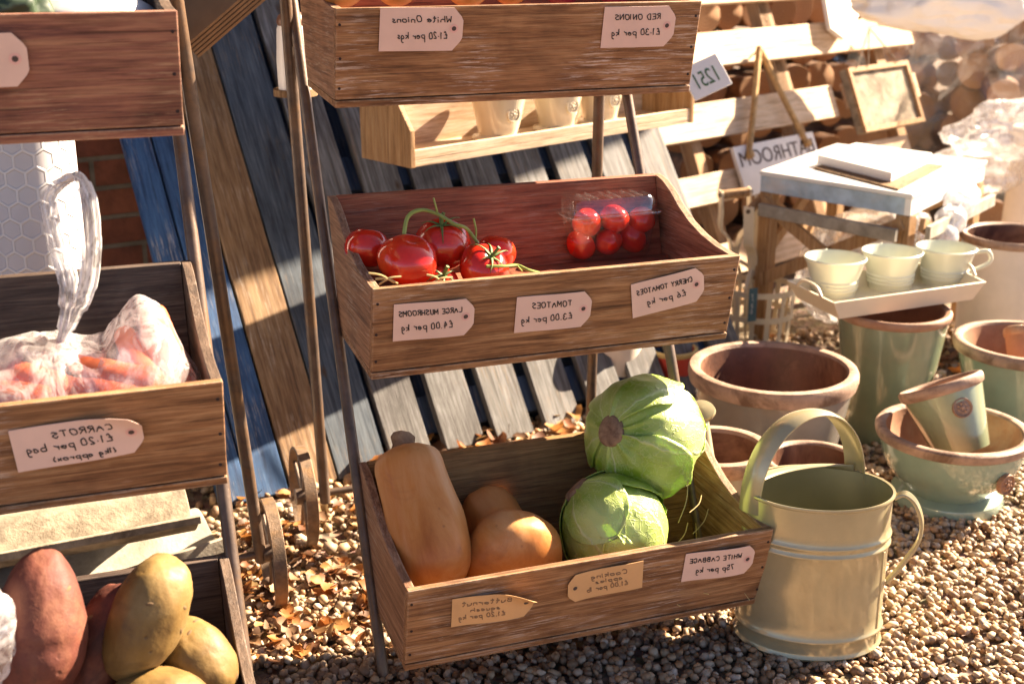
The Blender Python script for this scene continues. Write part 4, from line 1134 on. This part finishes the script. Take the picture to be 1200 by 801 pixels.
# ------------------------------------------------------------------ pots
def pot(name, label, loc, H, rt, rb, outer, rim, inner, rimh=.03, rimt=.012, th=.012, foot=None, tilt=None, group='clay pots on the gravel', cat='pot', bulge=0., soil=None):
    t = thing(name, label, cat, loc, tilt or (0,0,0), group)
    body = [(0,.0),(rb,.0)]
    if foot: fr, fh = foot; body = [(0,0),(fr,0),(fr+.004,fh*.35),(fr,fh*.8),(rb,fh)]
    z0 = foot[1] if foot else 0
    for k in range(1, 13):
        s = k/12; body.append((lerp(rb, rt, s)+bulge*math.sin(PI*s), lerp(z0, H-rimh, s)))
    MB().lathe(body, 64, wob=.004).build('body', outer, t)
    rp = [(rt-.001,H-rimh-.004),(rt+rimt*.7,H-rimh),(rt+rimt,H-rimh*.6),(rt+rimt,H-rimh*.25),(rt+rimt*.7,H-.002),(rt+rimt*.1,H),(rt-th*.7,H-.002),(rt-th,H-rimh*.3)]
    MB().lathe(rp, 64, wob=.004).build('rim', rim, t)
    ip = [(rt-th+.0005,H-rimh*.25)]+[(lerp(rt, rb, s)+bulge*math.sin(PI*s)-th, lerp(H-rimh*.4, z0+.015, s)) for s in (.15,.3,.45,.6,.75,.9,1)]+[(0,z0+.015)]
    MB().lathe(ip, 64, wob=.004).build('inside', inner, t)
    return t
def medallion(t, dirn, r, z, rr, mat):
    """pressed oval clay badge with a leafy rosette on the side of a pot"""
    d = Vector((math.cos(dirn), math.sin(dirn), 0)); Mx = basis((0,0,1), d, d*r+Vector((0,0,z)))
    b = MB().lathe([(0,.004),(rr*.5,.0045),(rr*.78,.003),(rr*.84,.006),(rr*.95,.006),(rr,.002),(rr,-.004)], 30, Mx)
    for k in range(7):
        a = k*2*PI/7; b.lathe([(0,.0075),(rr*.12,.006),(rr*.19,.002)], 8, Mx @ Matrix.Translation((rr*.42*math.cos(a), rr*.42*math.sin(a), 0)))
    b.lathe([(0,.0085),(rr*.2,.007),(rr*.27,.002)], 10, Mx)
    b.build('badge', mat, t)
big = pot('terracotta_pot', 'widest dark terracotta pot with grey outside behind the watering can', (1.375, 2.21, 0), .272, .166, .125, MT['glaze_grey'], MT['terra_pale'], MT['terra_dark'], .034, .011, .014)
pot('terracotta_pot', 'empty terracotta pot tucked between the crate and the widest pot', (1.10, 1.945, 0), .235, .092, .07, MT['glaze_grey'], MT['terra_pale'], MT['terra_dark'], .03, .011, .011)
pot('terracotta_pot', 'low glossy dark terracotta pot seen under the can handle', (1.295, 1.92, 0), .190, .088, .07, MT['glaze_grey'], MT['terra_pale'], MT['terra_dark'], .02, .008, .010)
pot('terracotta_pot', 'whitish pot behind the cabbage under the tomato crate', atZ(722, 470, 0)+Vector((.0,.06,0)), .22, .094, .075, MT['white_pot'], MT['terra_pale'], MT['terra'], .032, .011, .011)
gp = pot('glazed_pot', 'tall sage green glazed pot beneath the tray of cups', (1.78, 2.365, 0), .315, .125, .085, MT['glaze_green'], MT['terra'], MT['terra'], .018, .006, .011)
medallion(gp, rad(-55), .118, .15, .026, MT['terra_pale'])
bw = pot('glazed_bowl', 'aqua glazed bowl on a wide foot at the right', (1.685, 2.005, 0), .170, .146, .088, MT['glaze_aqua'], MT['terra_pale'], MT['terra'], .022, .010, .012, foot=(.112, .034), bulge=.014)
medallion(bw, rad(-80), .142, .095, .022, MT['terra'])
ax = (_M @ Vector((-.30, .95, -.06))).normalized()
bl = atY(1128, 528, 1.995)
pp = pot('glazed_pot', 'sage glazed pot with a lion badge tipped inside the aqua bowl', bl, .150, .082, .056, MT['glaze_green'], MT['terra_pale'], MT['terra'], .020, .006, .010, tilt=basis((1,0,0), ax).to_euler())
loc_eye = basis((1,0,0), ax).to_3x3().inverted() @ (EYE-bl); aa = math.atan2(loc_eye.y, loc_eye.x)
medallion(pp, aa+.36, .073, .092, .021, MT['terra_pale'])
pot('glazed_pot', 'wide aqua glazed pot cut by the right photo edge', (2.085, 2.27, 0), .235, .150, .10, MT['glaze_aqua'], MT['terra_pale'], MT['terra'], .028, .011, .012)
tp = atZ(1200, 425, .20)
pot('terracotta_pot', 'small bare terracotta pot leaning inside the right aqua pot', tp+Vector((.02,.02,-.03)), .10, .045, .032, MT['terra'], MT['terra'], MT['terra'], .018, .005, .006, tilt=(rad(-25), rad(20), 0))
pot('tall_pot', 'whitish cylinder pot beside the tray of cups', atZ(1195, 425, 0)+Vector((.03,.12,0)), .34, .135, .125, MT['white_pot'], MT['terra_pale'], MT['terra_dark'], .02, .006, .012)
pot('tall_pot', 'tall pale chimney pot near the log bags at the right edge', atZ(1208, 330, 0)+Vector((.0,.05,0)), .52, .075, .09, MT['white_pot'], MT['white_pot'], MT['terra_dark'], .03, .014, .012)
rb_ = atZ(797, 465, 0)+Vector((0,.05,0))
pot('plastic_tub', 'red plastic tub behind the larger cabbage', rb_, .12, .06, .05, MT['red_plastic'], MT['straw'], MT['red_plastic'], .012, .004, .006, group=None, cat='tub')

# ------------------------------------------------------------------ tray of enamel cups on the green pot
def tray_and_cups():
    z = .3225; t = thing('serving_tray', 'cream painted tray balanced on the tall green pot', 'tray', (0,0,z))
    A, B, C_, D = [atZ(*p, z+.045) for p in ((921,328),(977,355),(1156,330),(1105,304))]
    cen = (A+B+C_+D)/4; ins = lambda p: cen.lerp(p, .88)
    top = [A,B,C_,D]; bot = [ins(p)+Vector((0,0,-.043)) for p in top]
    inv = lambda p: p-Vector((0,0,z))
    def wall(i, j):
        a, b, c, d = bot[i], bot[j], top[j], top[i]; n = ((b-a).cross(d-a)).normalized()*.007
        if n.dot(cen-a) < 0: n = -n
        n.z = 0
        return [inv(q) for q in (a, b, b+n, a+n, d, c, c+n, d+n)]
    nm = ['left', 'front', 'right', 'back']
    for k in range(4): MB().hexa(wall(k, (k+1) % 4)).build('side_panel', MT['tray'], t, bevel=.001)
    MB().hexa([inv(q) for q in bot]+[inv(q+Vector((0,0,.007))) for q in bot]).build('base_panel', MT['tray'], t)
    for i, j in ((0,1),(2,3)):
        m0 = top[i].lerp(top[j], .25); m1 = top[i].lerp(top[j], .75); up = Vector((0,0,.018))
        MB().tube(smooth_path([inv(m0), inv(m0.lerp(m1,.25)+up), inv(m0.lerp(m1,.75)+up), inv(m1)], 6), .004, 8).build('handle', MT['tray'], t)
    labs = ['left sage enamel cup in the tray', 'middle sage enamel cup in the tray', 'right sage enamel cup in the tray with its loop handle showing']
    for k, (px, py, hx) in enumerate(((976,342,None),(1042,334,None),(1105,329,1))):
        p = atZ(px, py, z+.012)
        c = thing('enamel_cup', labs[k], 'cup', (p.x, p.y, z+.0075), (0,0,0), 'enamel cups in the tray')
        r0, r1, h = .050, .068, .088
        pr_ = [(0,0),(r0,0),(r0,.008)]
        for q in range(3): zz = .014+q*.009; pr_ += [(r0+.003+q*.001,zz),(r0+.0055+q*.001,zz+.0035),(r0+.003+q*.001,zz+.007)]
        pr_ += [(r0+.007,.045),(r1-.002,h-.012),(r1+.003,h-.004),(r1+.004,h),(r1+.001,h+.002),(r1-.003,h-.003),(r0+.003,.045),(r0,.012),(0,.01)]
        MB().lathe(pr_, 56).build('body', MT['cup'], c)
        d = Vector((math.cos(rad(-25 if hx else 70)), math.sin(rad(-25 if hx else 70)), 0))
        MB().tube(smooth_path([d*(r1-.004)+Vector((0,0,h-.012)), d*(r1+.03)+Vector((0,0,h-.008)), d*(r1+.036)+Vector((0,0,h-.035)), d*(r0+.012)+Vector((0,0,.03))], 7), .005, 10).build('handle', MT['cup'], c)
tray_and_cups()

# ------------------------------------------------------------------ table with crossed legs, box lid on it
def side_table():
    zt = .5; A, B, C_, D = [Vector(v) for v in ((1.846,3.106,zt),(2.043,2.68,zt),(2.555,3.026,zt),(2.314,3.439,zt))]
    t = thing('side_table', 'whitewashed table with crossed wooden legs and a blue grey edge', 'table', ((A+B+C_+D)/4).xy.to_3d())
    o = t.location
    q = [v-o for v in (A,B,C_,D)]; dz = lambda v, h: Vector((v.x, v.y, h))
    MB().hexa([dz(v, zt-.012) for v in q]+[dz(v, zt) for v in q]).build('tabletop', MT['galv'], t, bevel=.002)
    ce = sum(q, Vector())/4
    for i, j in ((0,1),(1,2),(2,3),(3,0)):
        a, b = q[i].lerp(ce, .015), q[j].lerp(ce, .015); n = (ce-(a+b)/2); n.z = 0; n = n.normalized()*.018
        MB().hexa([dz(a, zt-.058), dz(b, zt-.058), dz(b+n, zt-.058), dz(a+n, zt-.058), dz(a, zt-.013), dz(b, zt-.013), dz(b+n, zt-.013), dz(a+n, zt-.013)]).build('apron', MT['bluegrey'] if i == 0 else MT['galv'], t, bevel=.001)
    leg = []
    for v in q:
        p = v.lerp(ce, .1); leg.append(p)
        MB().box(-.02, .02, -.02, .02, 0, zt-.06, Matrix.Translation((p.x, p.y, 0)) @ Matrix.Rotation(rad(-65), 4, 'Z')).build('leg', MT['fence_z'], t, bevel=.002)
    for i, j in ((0,1),(1,2),(2,3),(3,0)):
        a, b = leg[i], leg[j]
        def bar(p0, p1, nm, w, m, off):
            n = (ce-(a+b)/2); n.z = 0; n = n.normalized()
            MB().strap([p0-n*off, p1-n*off], Vector((0,0,1)), w, .014).build(nm, m, t, bevel=.001)
        bar(dz(a, .19), dz(b, zt-.08), 'brace', .034, MT['fence_z'], .026); bar(dz(b, .19), dz(a, zt-.08), 'brace', .034, MT['fence_z'], .044)
        if i in (0, 1): bar(dz(a, .40), dz(b, .395), 'rail', .034, MT['cement_pale'], .062)
    lid = thing('box_frame', 'pale wooden box lid lying on the whitewashed table', 'box', atZ(1020, 190, zt))
    a, b, c, d = [atZ(*p, zt+.03)-lid.location for p in ((958,182),(1045,203),(1092,180),(1003,168))]
    lo = [Vector((v.x, v.y, .006)) for v in (a,b,c,d)]
    cc = sum(lo, Vector())/4
    MB().hexa([dz(v, .006) for v in (a,b,c,d)]+[dz(v, .032) for v in (a,b,c,d)]).build('lid_panel', MT['white_paint'], lid, bevel=.002)
    e = [cc+(v-cc)*1.12 for v in lo]; sh = Vector((-.02,-.05,0))
    MB().hexa([dz(v+sh, .0005) for v in e]+[dz(v+sh, .0055) for v in e]).build('base_panel', MT['slat_tan'], lid)
side_table()

# ------------------------------------------------------------------ hanging signs
def serif_text(txt, size, depth, mat, name, parent, mirror=True):
    cu = bpy.data.curves.new(name, 'FONT'); cu.body = txt; cu.size = size; cu.extrude = depth; cu.align_x = 'CENTER'; cu.align_y = 'CENTER'
    ob = bpy.data.objects.new(name+'_tmp', cu); COL.objects.link(ob)
    dg = bpy.context.evaluated_depsgraph_get(); me = bpy.data.meshes.new_from_object(ob.evaluated_get(dg)); bpy.data.objects.remove(ob)
    if mirror:
        for v in me.vertices: v.co.x = -v.co.x
        me.flip_normals()
    me.materials.clear(); me.materials.append(mat)
    o = bpy.data.objects.new(name, me); COL.objects.link(o); o.parent = parent
    return o
def hanging_sign():
    fw = .035
    P = lambda x, y, w=fw: on(FP, *FP.hit(x, y), w)
    c = P(904, 195); xd = (P(946, 163)-P(853, 182)).normalized(); 
    Mx = basis(xd, -FP.n*-FRONT, c)
    # sign frame: x along the board, z out of the board
    t = thing('hanging_sign', 'white wooden name sign hanging from thick jute rope on the fence', 'sign', c, Mx.to_euler())
    inv = Mx.inverted()
    W_ = (P(946,163)-P(853,182)).length; Hs = .165
    MB().box(-W_/2, W_/2, -Hs/2, Hs/2, -.008, .006).build('board', MT['white_paint'], t, bevel=.002)
    for i in range(1):
        s = serif_text('BATHROOM', .056, .0006, MT['brown_ink'], 'lettering', t); s.scale = (W_*.92/ max(.001, s.dimensions.x), 1.25, 1); s.location = (0, .034, .0068)
    b = MB(); top = inv @ P(877, 66, .05)
    for sx, px in ((-1, 866), (1, 932)):
        a = Vector((sx*W_*.36 - (.0), Hs*.3, .012))
        b.tube(smooth_path([a, a.lerp(top, .5), top+Vector((sx*.008,-.004,0)), top], 6), .0105, 9)
        b.lathe([(0,-.014),(.012,-.01),(.014,0),(.012,.01),(0,.014)], 10, Matrix.Translation(a+Vector((0,-.004,.004))))
    b.build('rope', MT['rope'], t)
    b = MB().tube([top+Vector((0,-.004,-.06)), top+Vector((0,.004,.012))], .003, 8); b.build('nail', MT['steel'], t)
hanging_sign()
def hanging_frame():
    P = lambda x, y, w=.05: on(FP, *FP.hit(x, y), w)
    c = P(1024, 118); xd = (P(1062,112)-P(988,124)).normalized(); Mx = basis(xd, FP.n*FRONT, c); inv = Mx.inverted()
    t = thing('hanging_plaque', 'square wooden plaque hung by thin dark strings on the fence', 'plaque', c, Mx.to_euler())
    A, B, C_, D = [inv @ P(*p) for p in ((990,82),(1060,76),(1064,146),(1006,157))]
    w = B.x-A.x; h = A.y-D.y
    MB().box(-w/2, w/2, -h/2, h/2, -.03, .0).build('back_box', MT['cement'], t, bevel=.003)
    for x0, x1, y0, y1 in ((-w/2, w/2, h/2-.018, h/2), (-w/2, w/2, -h/2, -h/2+.018), (-w/2, -w/2+.018, -h/2+.0185, h/2-.0185), (w/2-.018, w/2, -h/2+.0185, h/2-.0185)):
        MB().box(x0, x1, y0, y1, .0005, .012).build('frame_bar', MT['fence_z'], t, bevel=.001)
    b = MB(); top = inv @ P(1003, 40, .06)
    for x in (-w*.38, -w*.2, w*.3): b.tube([(x, h/2-.004, .016), tuple(top)], .0022, 6)
    b.build('string', MT['twine'], t)
hanging_frame()
def number_sign():
    P = lambda x, y: atY(x, y, 2.75)
    # a small panel standing on edge at the end of the shelf, turned towards the right
    A, B, C_, D = P(818,62), P(846,92), P(822,120), P(812,110)
    c = P(827, 90); xd = Vector((.62,-.35,.45)); zd = Vector((-.15,-.85,.45))
    Mx = basis(xd, zd, c)
    t = thing('number_sign', 'small white sign with dark green figures beside the pot shelf', 'sign', c, Mx.to_euler())
    MB().box(-.052, .052, -.042, .042, -.006, .0).build('board', MT['white_paint'], t, bevel=.001)
    s = serif_text('1251', .040, .0005, MT['green_ink'], 'figures', t); s.scale = (.9, 1.4, 1); s.location = (0,-.004,.0008)
number_sign()

# ------------------------------------------------------------------ shelf of cream pots on the pallet
def pot_shelf():
    Y0 = 2.52
    a = atY(481, 197, Y0); h = rad(22); u = Vector((math.cos(h), math.sin(h), 0)); v = Vector((-u.y, u.x, 0))
    # right end where the front edge meets the photo at (812,143)
    r = ray(812, 143); n = v; k = n.dot(a-EYE)/n.dot(r); b = EYE+r*k; L = (b-a).dot(u)
    dzs = (b.z-a.z)/L
    t = thing('pot_shelf', 'rough wooden trough shelf of cream pots fixed on the blue grey pallet', 'shelf', a, (0, -math.atan(dzs), h))
    D, Hh = .16, .15
    MB().box(.012, L-.012, 0, D, 0, .014).build('base_panel', MT['fence'], t, bevel=.001)
    MB().box(.012, L-.012, 0, .012, .0145, .034).build('front_lip', MT['fence'], t, bevel=.001)
    MB().box(.012, L-.012, D+.0005, D+.012, .0, Hh).build('back_panel', MT['fence'], t, bevel=.001)
    for x in (0, L-.012):
        MB().prism([(-.002,-.001),(D+.012,-.001),(D+.012,Hh+.02),(.07,Hh+.02),(-.002,.075)], lambda p, q, w, x=x: (x+w, p, q), .0118).build('side_panel', MT['fence_z'], t, bevel=.001)
    ob = t
    for i, (px, py, rr, lab) in enumerate(((585,152,.052,'left cream pot with an ear foot on the trough shelf'), (654,146,.050,'middle cream pot with a round badge on the trough shelf'), (704,136,.048,'right cream pot half hidden behind the stand legs'))):
        r = ray(px, py); k = n.dot(a+v*.075-EYE)/n.dot(r); p = EYE+r*k
        s = (p-a).dot(u); base = a+u*s+Vector((0,0,dzs*s+.0155))+v*.078
        pt = pot('cream_pot', lab, base, .12, rr+.012, rr-.008, MT['glaze_cream'], MT['glaze_cream'], MT['glaze_cream'], .016, .005, .007, foot=(rr+.004, .012), group='cream pots on the trough shelf')
        medallion(pt, rad(-70), rr-.002, .06, .018, MT['glaze_cream'])
pot_shelf()

# ------------------------------------------------------------------ garden tools with D grips, in a slatted metal basket
def tool(name, label, gx, gy, Y, px_top, ht, mat, yaw):
    foot = atZ(gx, gy, 0); 
    top = atY(*px_top, foot.y-.06)
    t = thing(name, label, 'garden tool', foot, group='D handled garden tools')
    d = (top-foot); up = d.normalized(); s = Vector((math.cos(yaw), math.sin(yaw), 0)); s = (s-up*s.dot(up)).normalized()
    L = d.length; w = .042
    n = up.cross(s)
    def band(pts, nm, m, wd=.03): MB().strap(pts, n, wd, .006).build(nm, m, t, bevel=.001)
    neck = up*(L-.15)
    for k in (-1, 1):
        band(smooth_path([neck-up*.06+s*(k*.006), neck+s*(k*.016), neck+up*.035+s*(k*w), up*(L-.06)+s*(k*w), up*L+s*(k*w)], 5), 'grip_side', mat)
    MB().tube([up*(L-.012)-s*(w*1.05), up*(L-.012)+s*(w*1.05)], .013, 14).build('grip', MT['fence_z'], t)
    for k in (-1, 1): MB().tube([up*(L-.012)+s*(k*w), up*(L-.012)+s*(k*(w+.008))], .006, 10).build('rivet', MT['steel'], t)
    MB().tube([neck-up*.02, up*.2], .014, 12).build('shaft', mat, t)
    b = MB()
    for k in (-1.5,-.5,.5,1.5): b.tube(smooth_path([up*.22+s*(k*.012), up*.17+s*(k*.04), up*.01+s*(k*.04)], 5), [.006]*9+[.004,.002], 8)
    b.build('tines', mat, t)
    return t
tool('garden_fork', 'cream D handled garden fork leaning in front of the fence', 858, 385, 2.9, (862,222), 0, MT['tray'], rad(-10))
tool('garden_fork', 'second cream D handled fork with the teal tag in the basket', 882, 392, 2.8, (884,236), 0, MT['tray'], rad(40))
def basket():
    c = atZ(885, 400, 0); t = thing('metal_basket', 'cream slatted metal basket standing behind the widest pot', 'basket', c)
    R, Hh = .105, .165
    b = MB()
    for k in range(14):
        a = 2*PI*k/14; d = Vector((math.cos(a), math.sin(a), 0)); b.strap([d*(R*.86)+Vector((0,0,.004)), d*R+Vector((0,0,Hh))], Vector((-d.y, d.x, 0)), .014, .003)
    b.build('slats', MT['tray'], t)
    for z, r in ((.01, R*.87), (Hh*.55, R*.95), (Hh, R)):
        MB().lathe([(r-.002,z-.008),(r+.002,z-.008),(r+.002,z+.008),(r-.002,z+.008),(r-.002,z-.008)], 48).build('hoop', MT['tray'], t)
    MB().lathe([(0,.002),(R*.86,.002),(R*.86,.005),(0,.005)], 40).build('base', MT['tray'], t)
    # teal swing tag tied to the hoop
    q = atY(882, 356, c.y-R-.02); tg = thing('swing_tag', 'narrow dark teal swing tag hanging on the cream basket', 'tag', q)
    MB().box(-.013, .013, -.001, .001, -.05, .045).build('card', MT['teal'], tg)
    wv = MB(); handwriting(wv, [('garden trug', 0, 0, .006, .055)], lambda u, v: Vector((v-.004, -.0016, -u)), True, .0005); wv.build('lettering', MT['enamel'], tg)
    MB().tube([(0,0,.042), (.0,.012,.075)], .001, 5).build('string', MT['twine'], tg)
basket()

# ------------------------------------------------------------------ bagged logs behind
def log_bags():
    rs = random.Random(11)
    n = 0
    words_r = ['bottom', 'lower', 'middle', 'upper', 'high', 'topmost']
    def one(bagname, centre, cols, rows, sx, sz, wz, xdir, depth=.24, back=Vector()):
        nonlocal n
        for r in range(rows):
            for c in range(cols):
                rr = rs.uniform(.047, .066) if back.length == 0 else rs.uniform(.070, .080)
                p = centre+back+xdir*((c-(cols-1)/2)*sx+(r % 2)*sx*.4)+Vector((0,0,.07+r*sz))+Vector((rs.uniform(-.02,.02), rs.uniform(-.06,.03), rs.uniform(-.015,.015)))
                d = Vector((-.55+rs.uniform(-.3,.3), -.85, rs.uniform(-.1,.3))).normalized()
                Mx = basis((1,0,0), d, p)
                t = thing('log', f'cut log, {["first","second","third","fourth","fifth","sixth","seventh"][c]} from the left in the {words_r[r]} row, {bagname}', 'log', p, Mx.to_euler(), 'logs packed in clear bags')
                L = rs.uniform(.18, depth)
                w = rs.uniform(.01,.05)
                MB().lathe([(rr*.96,-L),(rr,-L*.5),(rr*1.01,0)], 18, wob=w).build('bark', MT['bark'], t)
                MB().lathe([(0,.0),(rr*.97,.001),(rr*1.005,-.001)], 18, wob=w).build('cut_end', MT['log_end'], t)
    def shell(name, label, c, sx, sy, sz, seed, mat='wrap'):
        def fn(v):
            p = Vector((math.copysign(abs(v.x)**.6, v.x)*sx, math.copysign(abs(v.y)**.6, v.y)*sy, (v.z+1)/2))
            tz = p.z; nar = 1-.35*max(0, tz-.75)/.25
            q = Vector((p.x*nar, p.y*nar, tz*sz))
            return q*(1+.05*noise.noise(v*2+Vector((seed,0,0)))+.035*(1-2*abs(noise.noise(v*5+Vector((seed,3,0))))))
        o = blob(name, fn, MT[mat], None, 5, c); prop(o, label, 'plastic bag', 'clear bags of logs'); return o
    xd = Vector((.94, .34, 0))
    b1 = atZ(1105, 262, 0)+Vector((.0,.05,0)); b2 = atZ(1205, 300, 0)+Vector((.05,.2,0))
    b1 = Vector((3.42, 4.58, 0)); b2 = Vector((3.76, 4.20, 0))
    one('left bag', b1, 5, 6, .105, .118, 0, xd); one('right bag', b2, 7, 6, .105, .118, 0, xd)
    one('left bag rear', b1, 5, 6, .112, .125, 0, xd, back=Vector((.03,.2,.05))); one('right bag rear', b2, 7, 6, .105, .118, 0, xd, back=Vector((.03,.22,.05)))
    shell('log_bag', 'clear plastic bag of logs beside the fence end', b1+Vector((.02,.06,-.01)), .38, .34, .95, 1)
    shell('log_bag', 'nearer clear plastic bag of logs at the right photo edge', b2+Vector((.02,.06,-.01)), .47, .36, 1.0, 5)
    for lab, px, py, Y, s, seed in (('white crumpled sack draped over the log bags', 1125, -4, 3.85, .30, 2), ('pale plastic sheet bunched at the right edge below the logs', 1195, 150, 3.35, .20, 8), ('brownish plastic bag slumped behind the whitewashed table', 1150, 200, 3.45, .2, 6)):
        p = atY(px, py, Y)
        o = blob('plastic_sheet', lambda v, s=s, seed=seed: Vector((v.x*s*1.2, v.y*s*.4, v.z*s*.42))*(1+.3*noise.noise(v*1.6+Vector((seed,0,0)))+.12*(1-2*abs(noise.noise(v*4+Vector((seed,1,0)))))), MT['white_sack'] if seed == 2 else MT['sheeting'], None, 5, p)
        prop(o, lab, 'plastic sheet', 'loose plastic sheeting')
log_bags()
def log_pile():
    rs = random.Random(21); k = 0
    rows = ['bottom', 'second', 'third', 'fourth', 'fifth', 'sixth', 'seventh', 'top']
    for r in range(8):
        for c in range(10):
            rr = rs.uniform(.05, .075); a = -.55+c*.15+(r % 2)*.07; b = .07+r*.128
            p = on(FP, a, 0, -.32)+Vector((.70, .30, b))+Vector((0, b*.42, 0))+Vector((rs.uniform(-.01,.01), rs.uniform(-.05,.05), 0))
            Mx = basis((1,0,0), Vector((rs.uniform(-.1,.3), -1, rs.uniform(-.05,.1))), p)
            t = thing('log', f'stacked log behind the slatted fence, number {c+1} from the left in the {rows[r]} row', 'log', p, Mx.to_euler(), 'logs stacked behind the fence')
            w = rs.uniform(.02,.08)
            MB().lathe([(rr*.96,-.3),(rr,-.1),(rr*1.01,0)], 16, wob=w).build('bark', MT['bark'], t)
            MB().lathe([(0,.0),(rr*.97,.001),(rr*1.005,-.001)], 16, wob=w).build('cut_end', MT['log_end'], t)
log_pile()
def table_sheet():
    A = [(950,300),(985,235),(1040,250),(1075,300),(1100,345),(1010,350)]
    o = blob('plastic_sheet', lambda v: Vector((v.x*.20, v.y*.13, v.z*.17))*(1+.28*noise.noise(v*1.9)+.14*(1-2*abs(noise.noise(v*4.5)))), MT['sheeting'], None, 5, (2.26, 3.13, .19))
    prop(o, 'clear crumpled plastic stuffed under the whitewashed table', 'plastic sheet', 'loose plastic sheeting')
    P0, P1 = Vector((2.12,2.70,.27)), Vector((2.33,2.83,.46))
    b = MB(); pts = smooth_path([P0, P0.lerp(P1,.5)+Vector((0,0,.012)), P1], 10)
    b.tube(pts, [.038+.006*math.sin(i*1.7) for i in range(len(pts))], 18)
    o = b.build('plastic_roll', MT['bag_milky']); prop(o, 'rolled clear plastic stuck through the right side of the table', 'plastic roll')
table_sheet()

# ------------------------------------------------------------------ left background
def left_background():
    p = atZ(-4, 640, .0); c = Vector((-.05, 2.42, 0))
    t = thing('mesh_roll', 'standing white roll of honeycomb mesh by the brick wall', 'roll', c)
    b = MB(); prof = [(.085,0),(.085,1.15),(.078,1.15),(.078,.0)]
    b.lathe(prof, 48); o = b.build('sheet', honeycomb_mat(), t)
    # corrugated cement sheets stacked below the carrot crate
    def sheet(label, pts_px, z, mat, ridges, th):
        # long edge along X; cross-section wavy in Y
        (x0, y0), (x1, y1) = pts_px
        a, b_ = atZ(x0, y0, z), atZ(x1, y1, z)
        u = (b_-a).normalized(); v = Vector((-u.y, u.x, 0)); L = (b_-a).length; n = 30; vs = []; fs = []
        wid = .15*ridges
        for k, xx in enumerate((0, L)):
            for i in range(n+1):
                s = i/n; vs.append((xx, s*wid, .022*math.cos(2*PI*ridges*s)+.022))
            for i in range(n, -1, -1):
                s = i/n; vs.append((xx, s*wid, .022*math.cos(2*PI*ridges*s)+.022-th))
        q = 2*(n+1)
        fs = [tuple(range(q))[::-1], tuple(range(q, 2*q))]
        fs = []
        for i in range(n): fs += [(i, i+1, q-2-i, q-1-i), (q+i, q+q-1-i, q+q-2-i, q+i+1)]
        fs += [(i, (i+1) % q, q+(i+1) % q, q+i) for i in range(q)]
        mb = MB().add(vs, fs); o = mb.build('cement_sheet', mat, bevel=.002); 
        o.matrix_world = basis(u, (0,0,1), (a.x, a.y, z-.04))
        prop(o, label, 'cement sheet', 'cement sheets behind the left stand')
    sheet('upper weathered corrugated cement sheet under the carrot crate', ((-90, 668), (236, 606)), .155, MT['cement'], 2, .016)
    sheet('lower pale cement sheet lying against the stand wheel', ((20, 712), (276, 628)), .05, MT['cement_pale'], 2, .03)
    # stack of cardboard hanging over the top
    e0, e1 = atY(219, 52, 1.98), atY(305, -22, 1.98); ed = (e1-e0)
    g_ = (-camx*.62+camy*.6-(_M @ Vector((0,0,1)))*.55); g_ = (g_-ed.normalized()*g_.dot(ed.normalized())).normalized(); nn = ed.normalized().cross(g_)
    if nn.dot(camx-camy) < 0: nn = -nn
    t = thing('cardboard_stack', 'folded brown cardboard sheets with orange edges above the tan board', 'cardboard', e0)
    for k in range(5):
        b = MB(); s = nn*(.0062*k)+g_*(-.001*k)
        q = [Vector()+s, ed+s, ed+g_*.3+s, g_*.3+s]; h = nn*.0045
        b.hexa([*q, *[x+h for x in q]]); b.build('sheet', MT['card'], t)
    # enamel jug glimpsed behind the stand legs
    c = atY(346, 104, 2.36)
    t = thing('enamel_jug', 'white enamel jug with a brown rim behind the steel legs', 'jug', c)
    MB().lathe([(0,0),(.030,0),(.031,.05),(.028,.105),(.025,.115)], 40).build('body', MT['enamel'], t)
    MB().lathe([(.0255,.112),(.028,.12),(.024,.13),(.012,.138),(0,.14)], 40).build('lid', MT['terra_dark'], t)
    MB().lathe([(0,-.012),(.04,-.012),(.04,0),(0,0)], 24).build('ledge', MT['slat_tan'], t)
left_background()
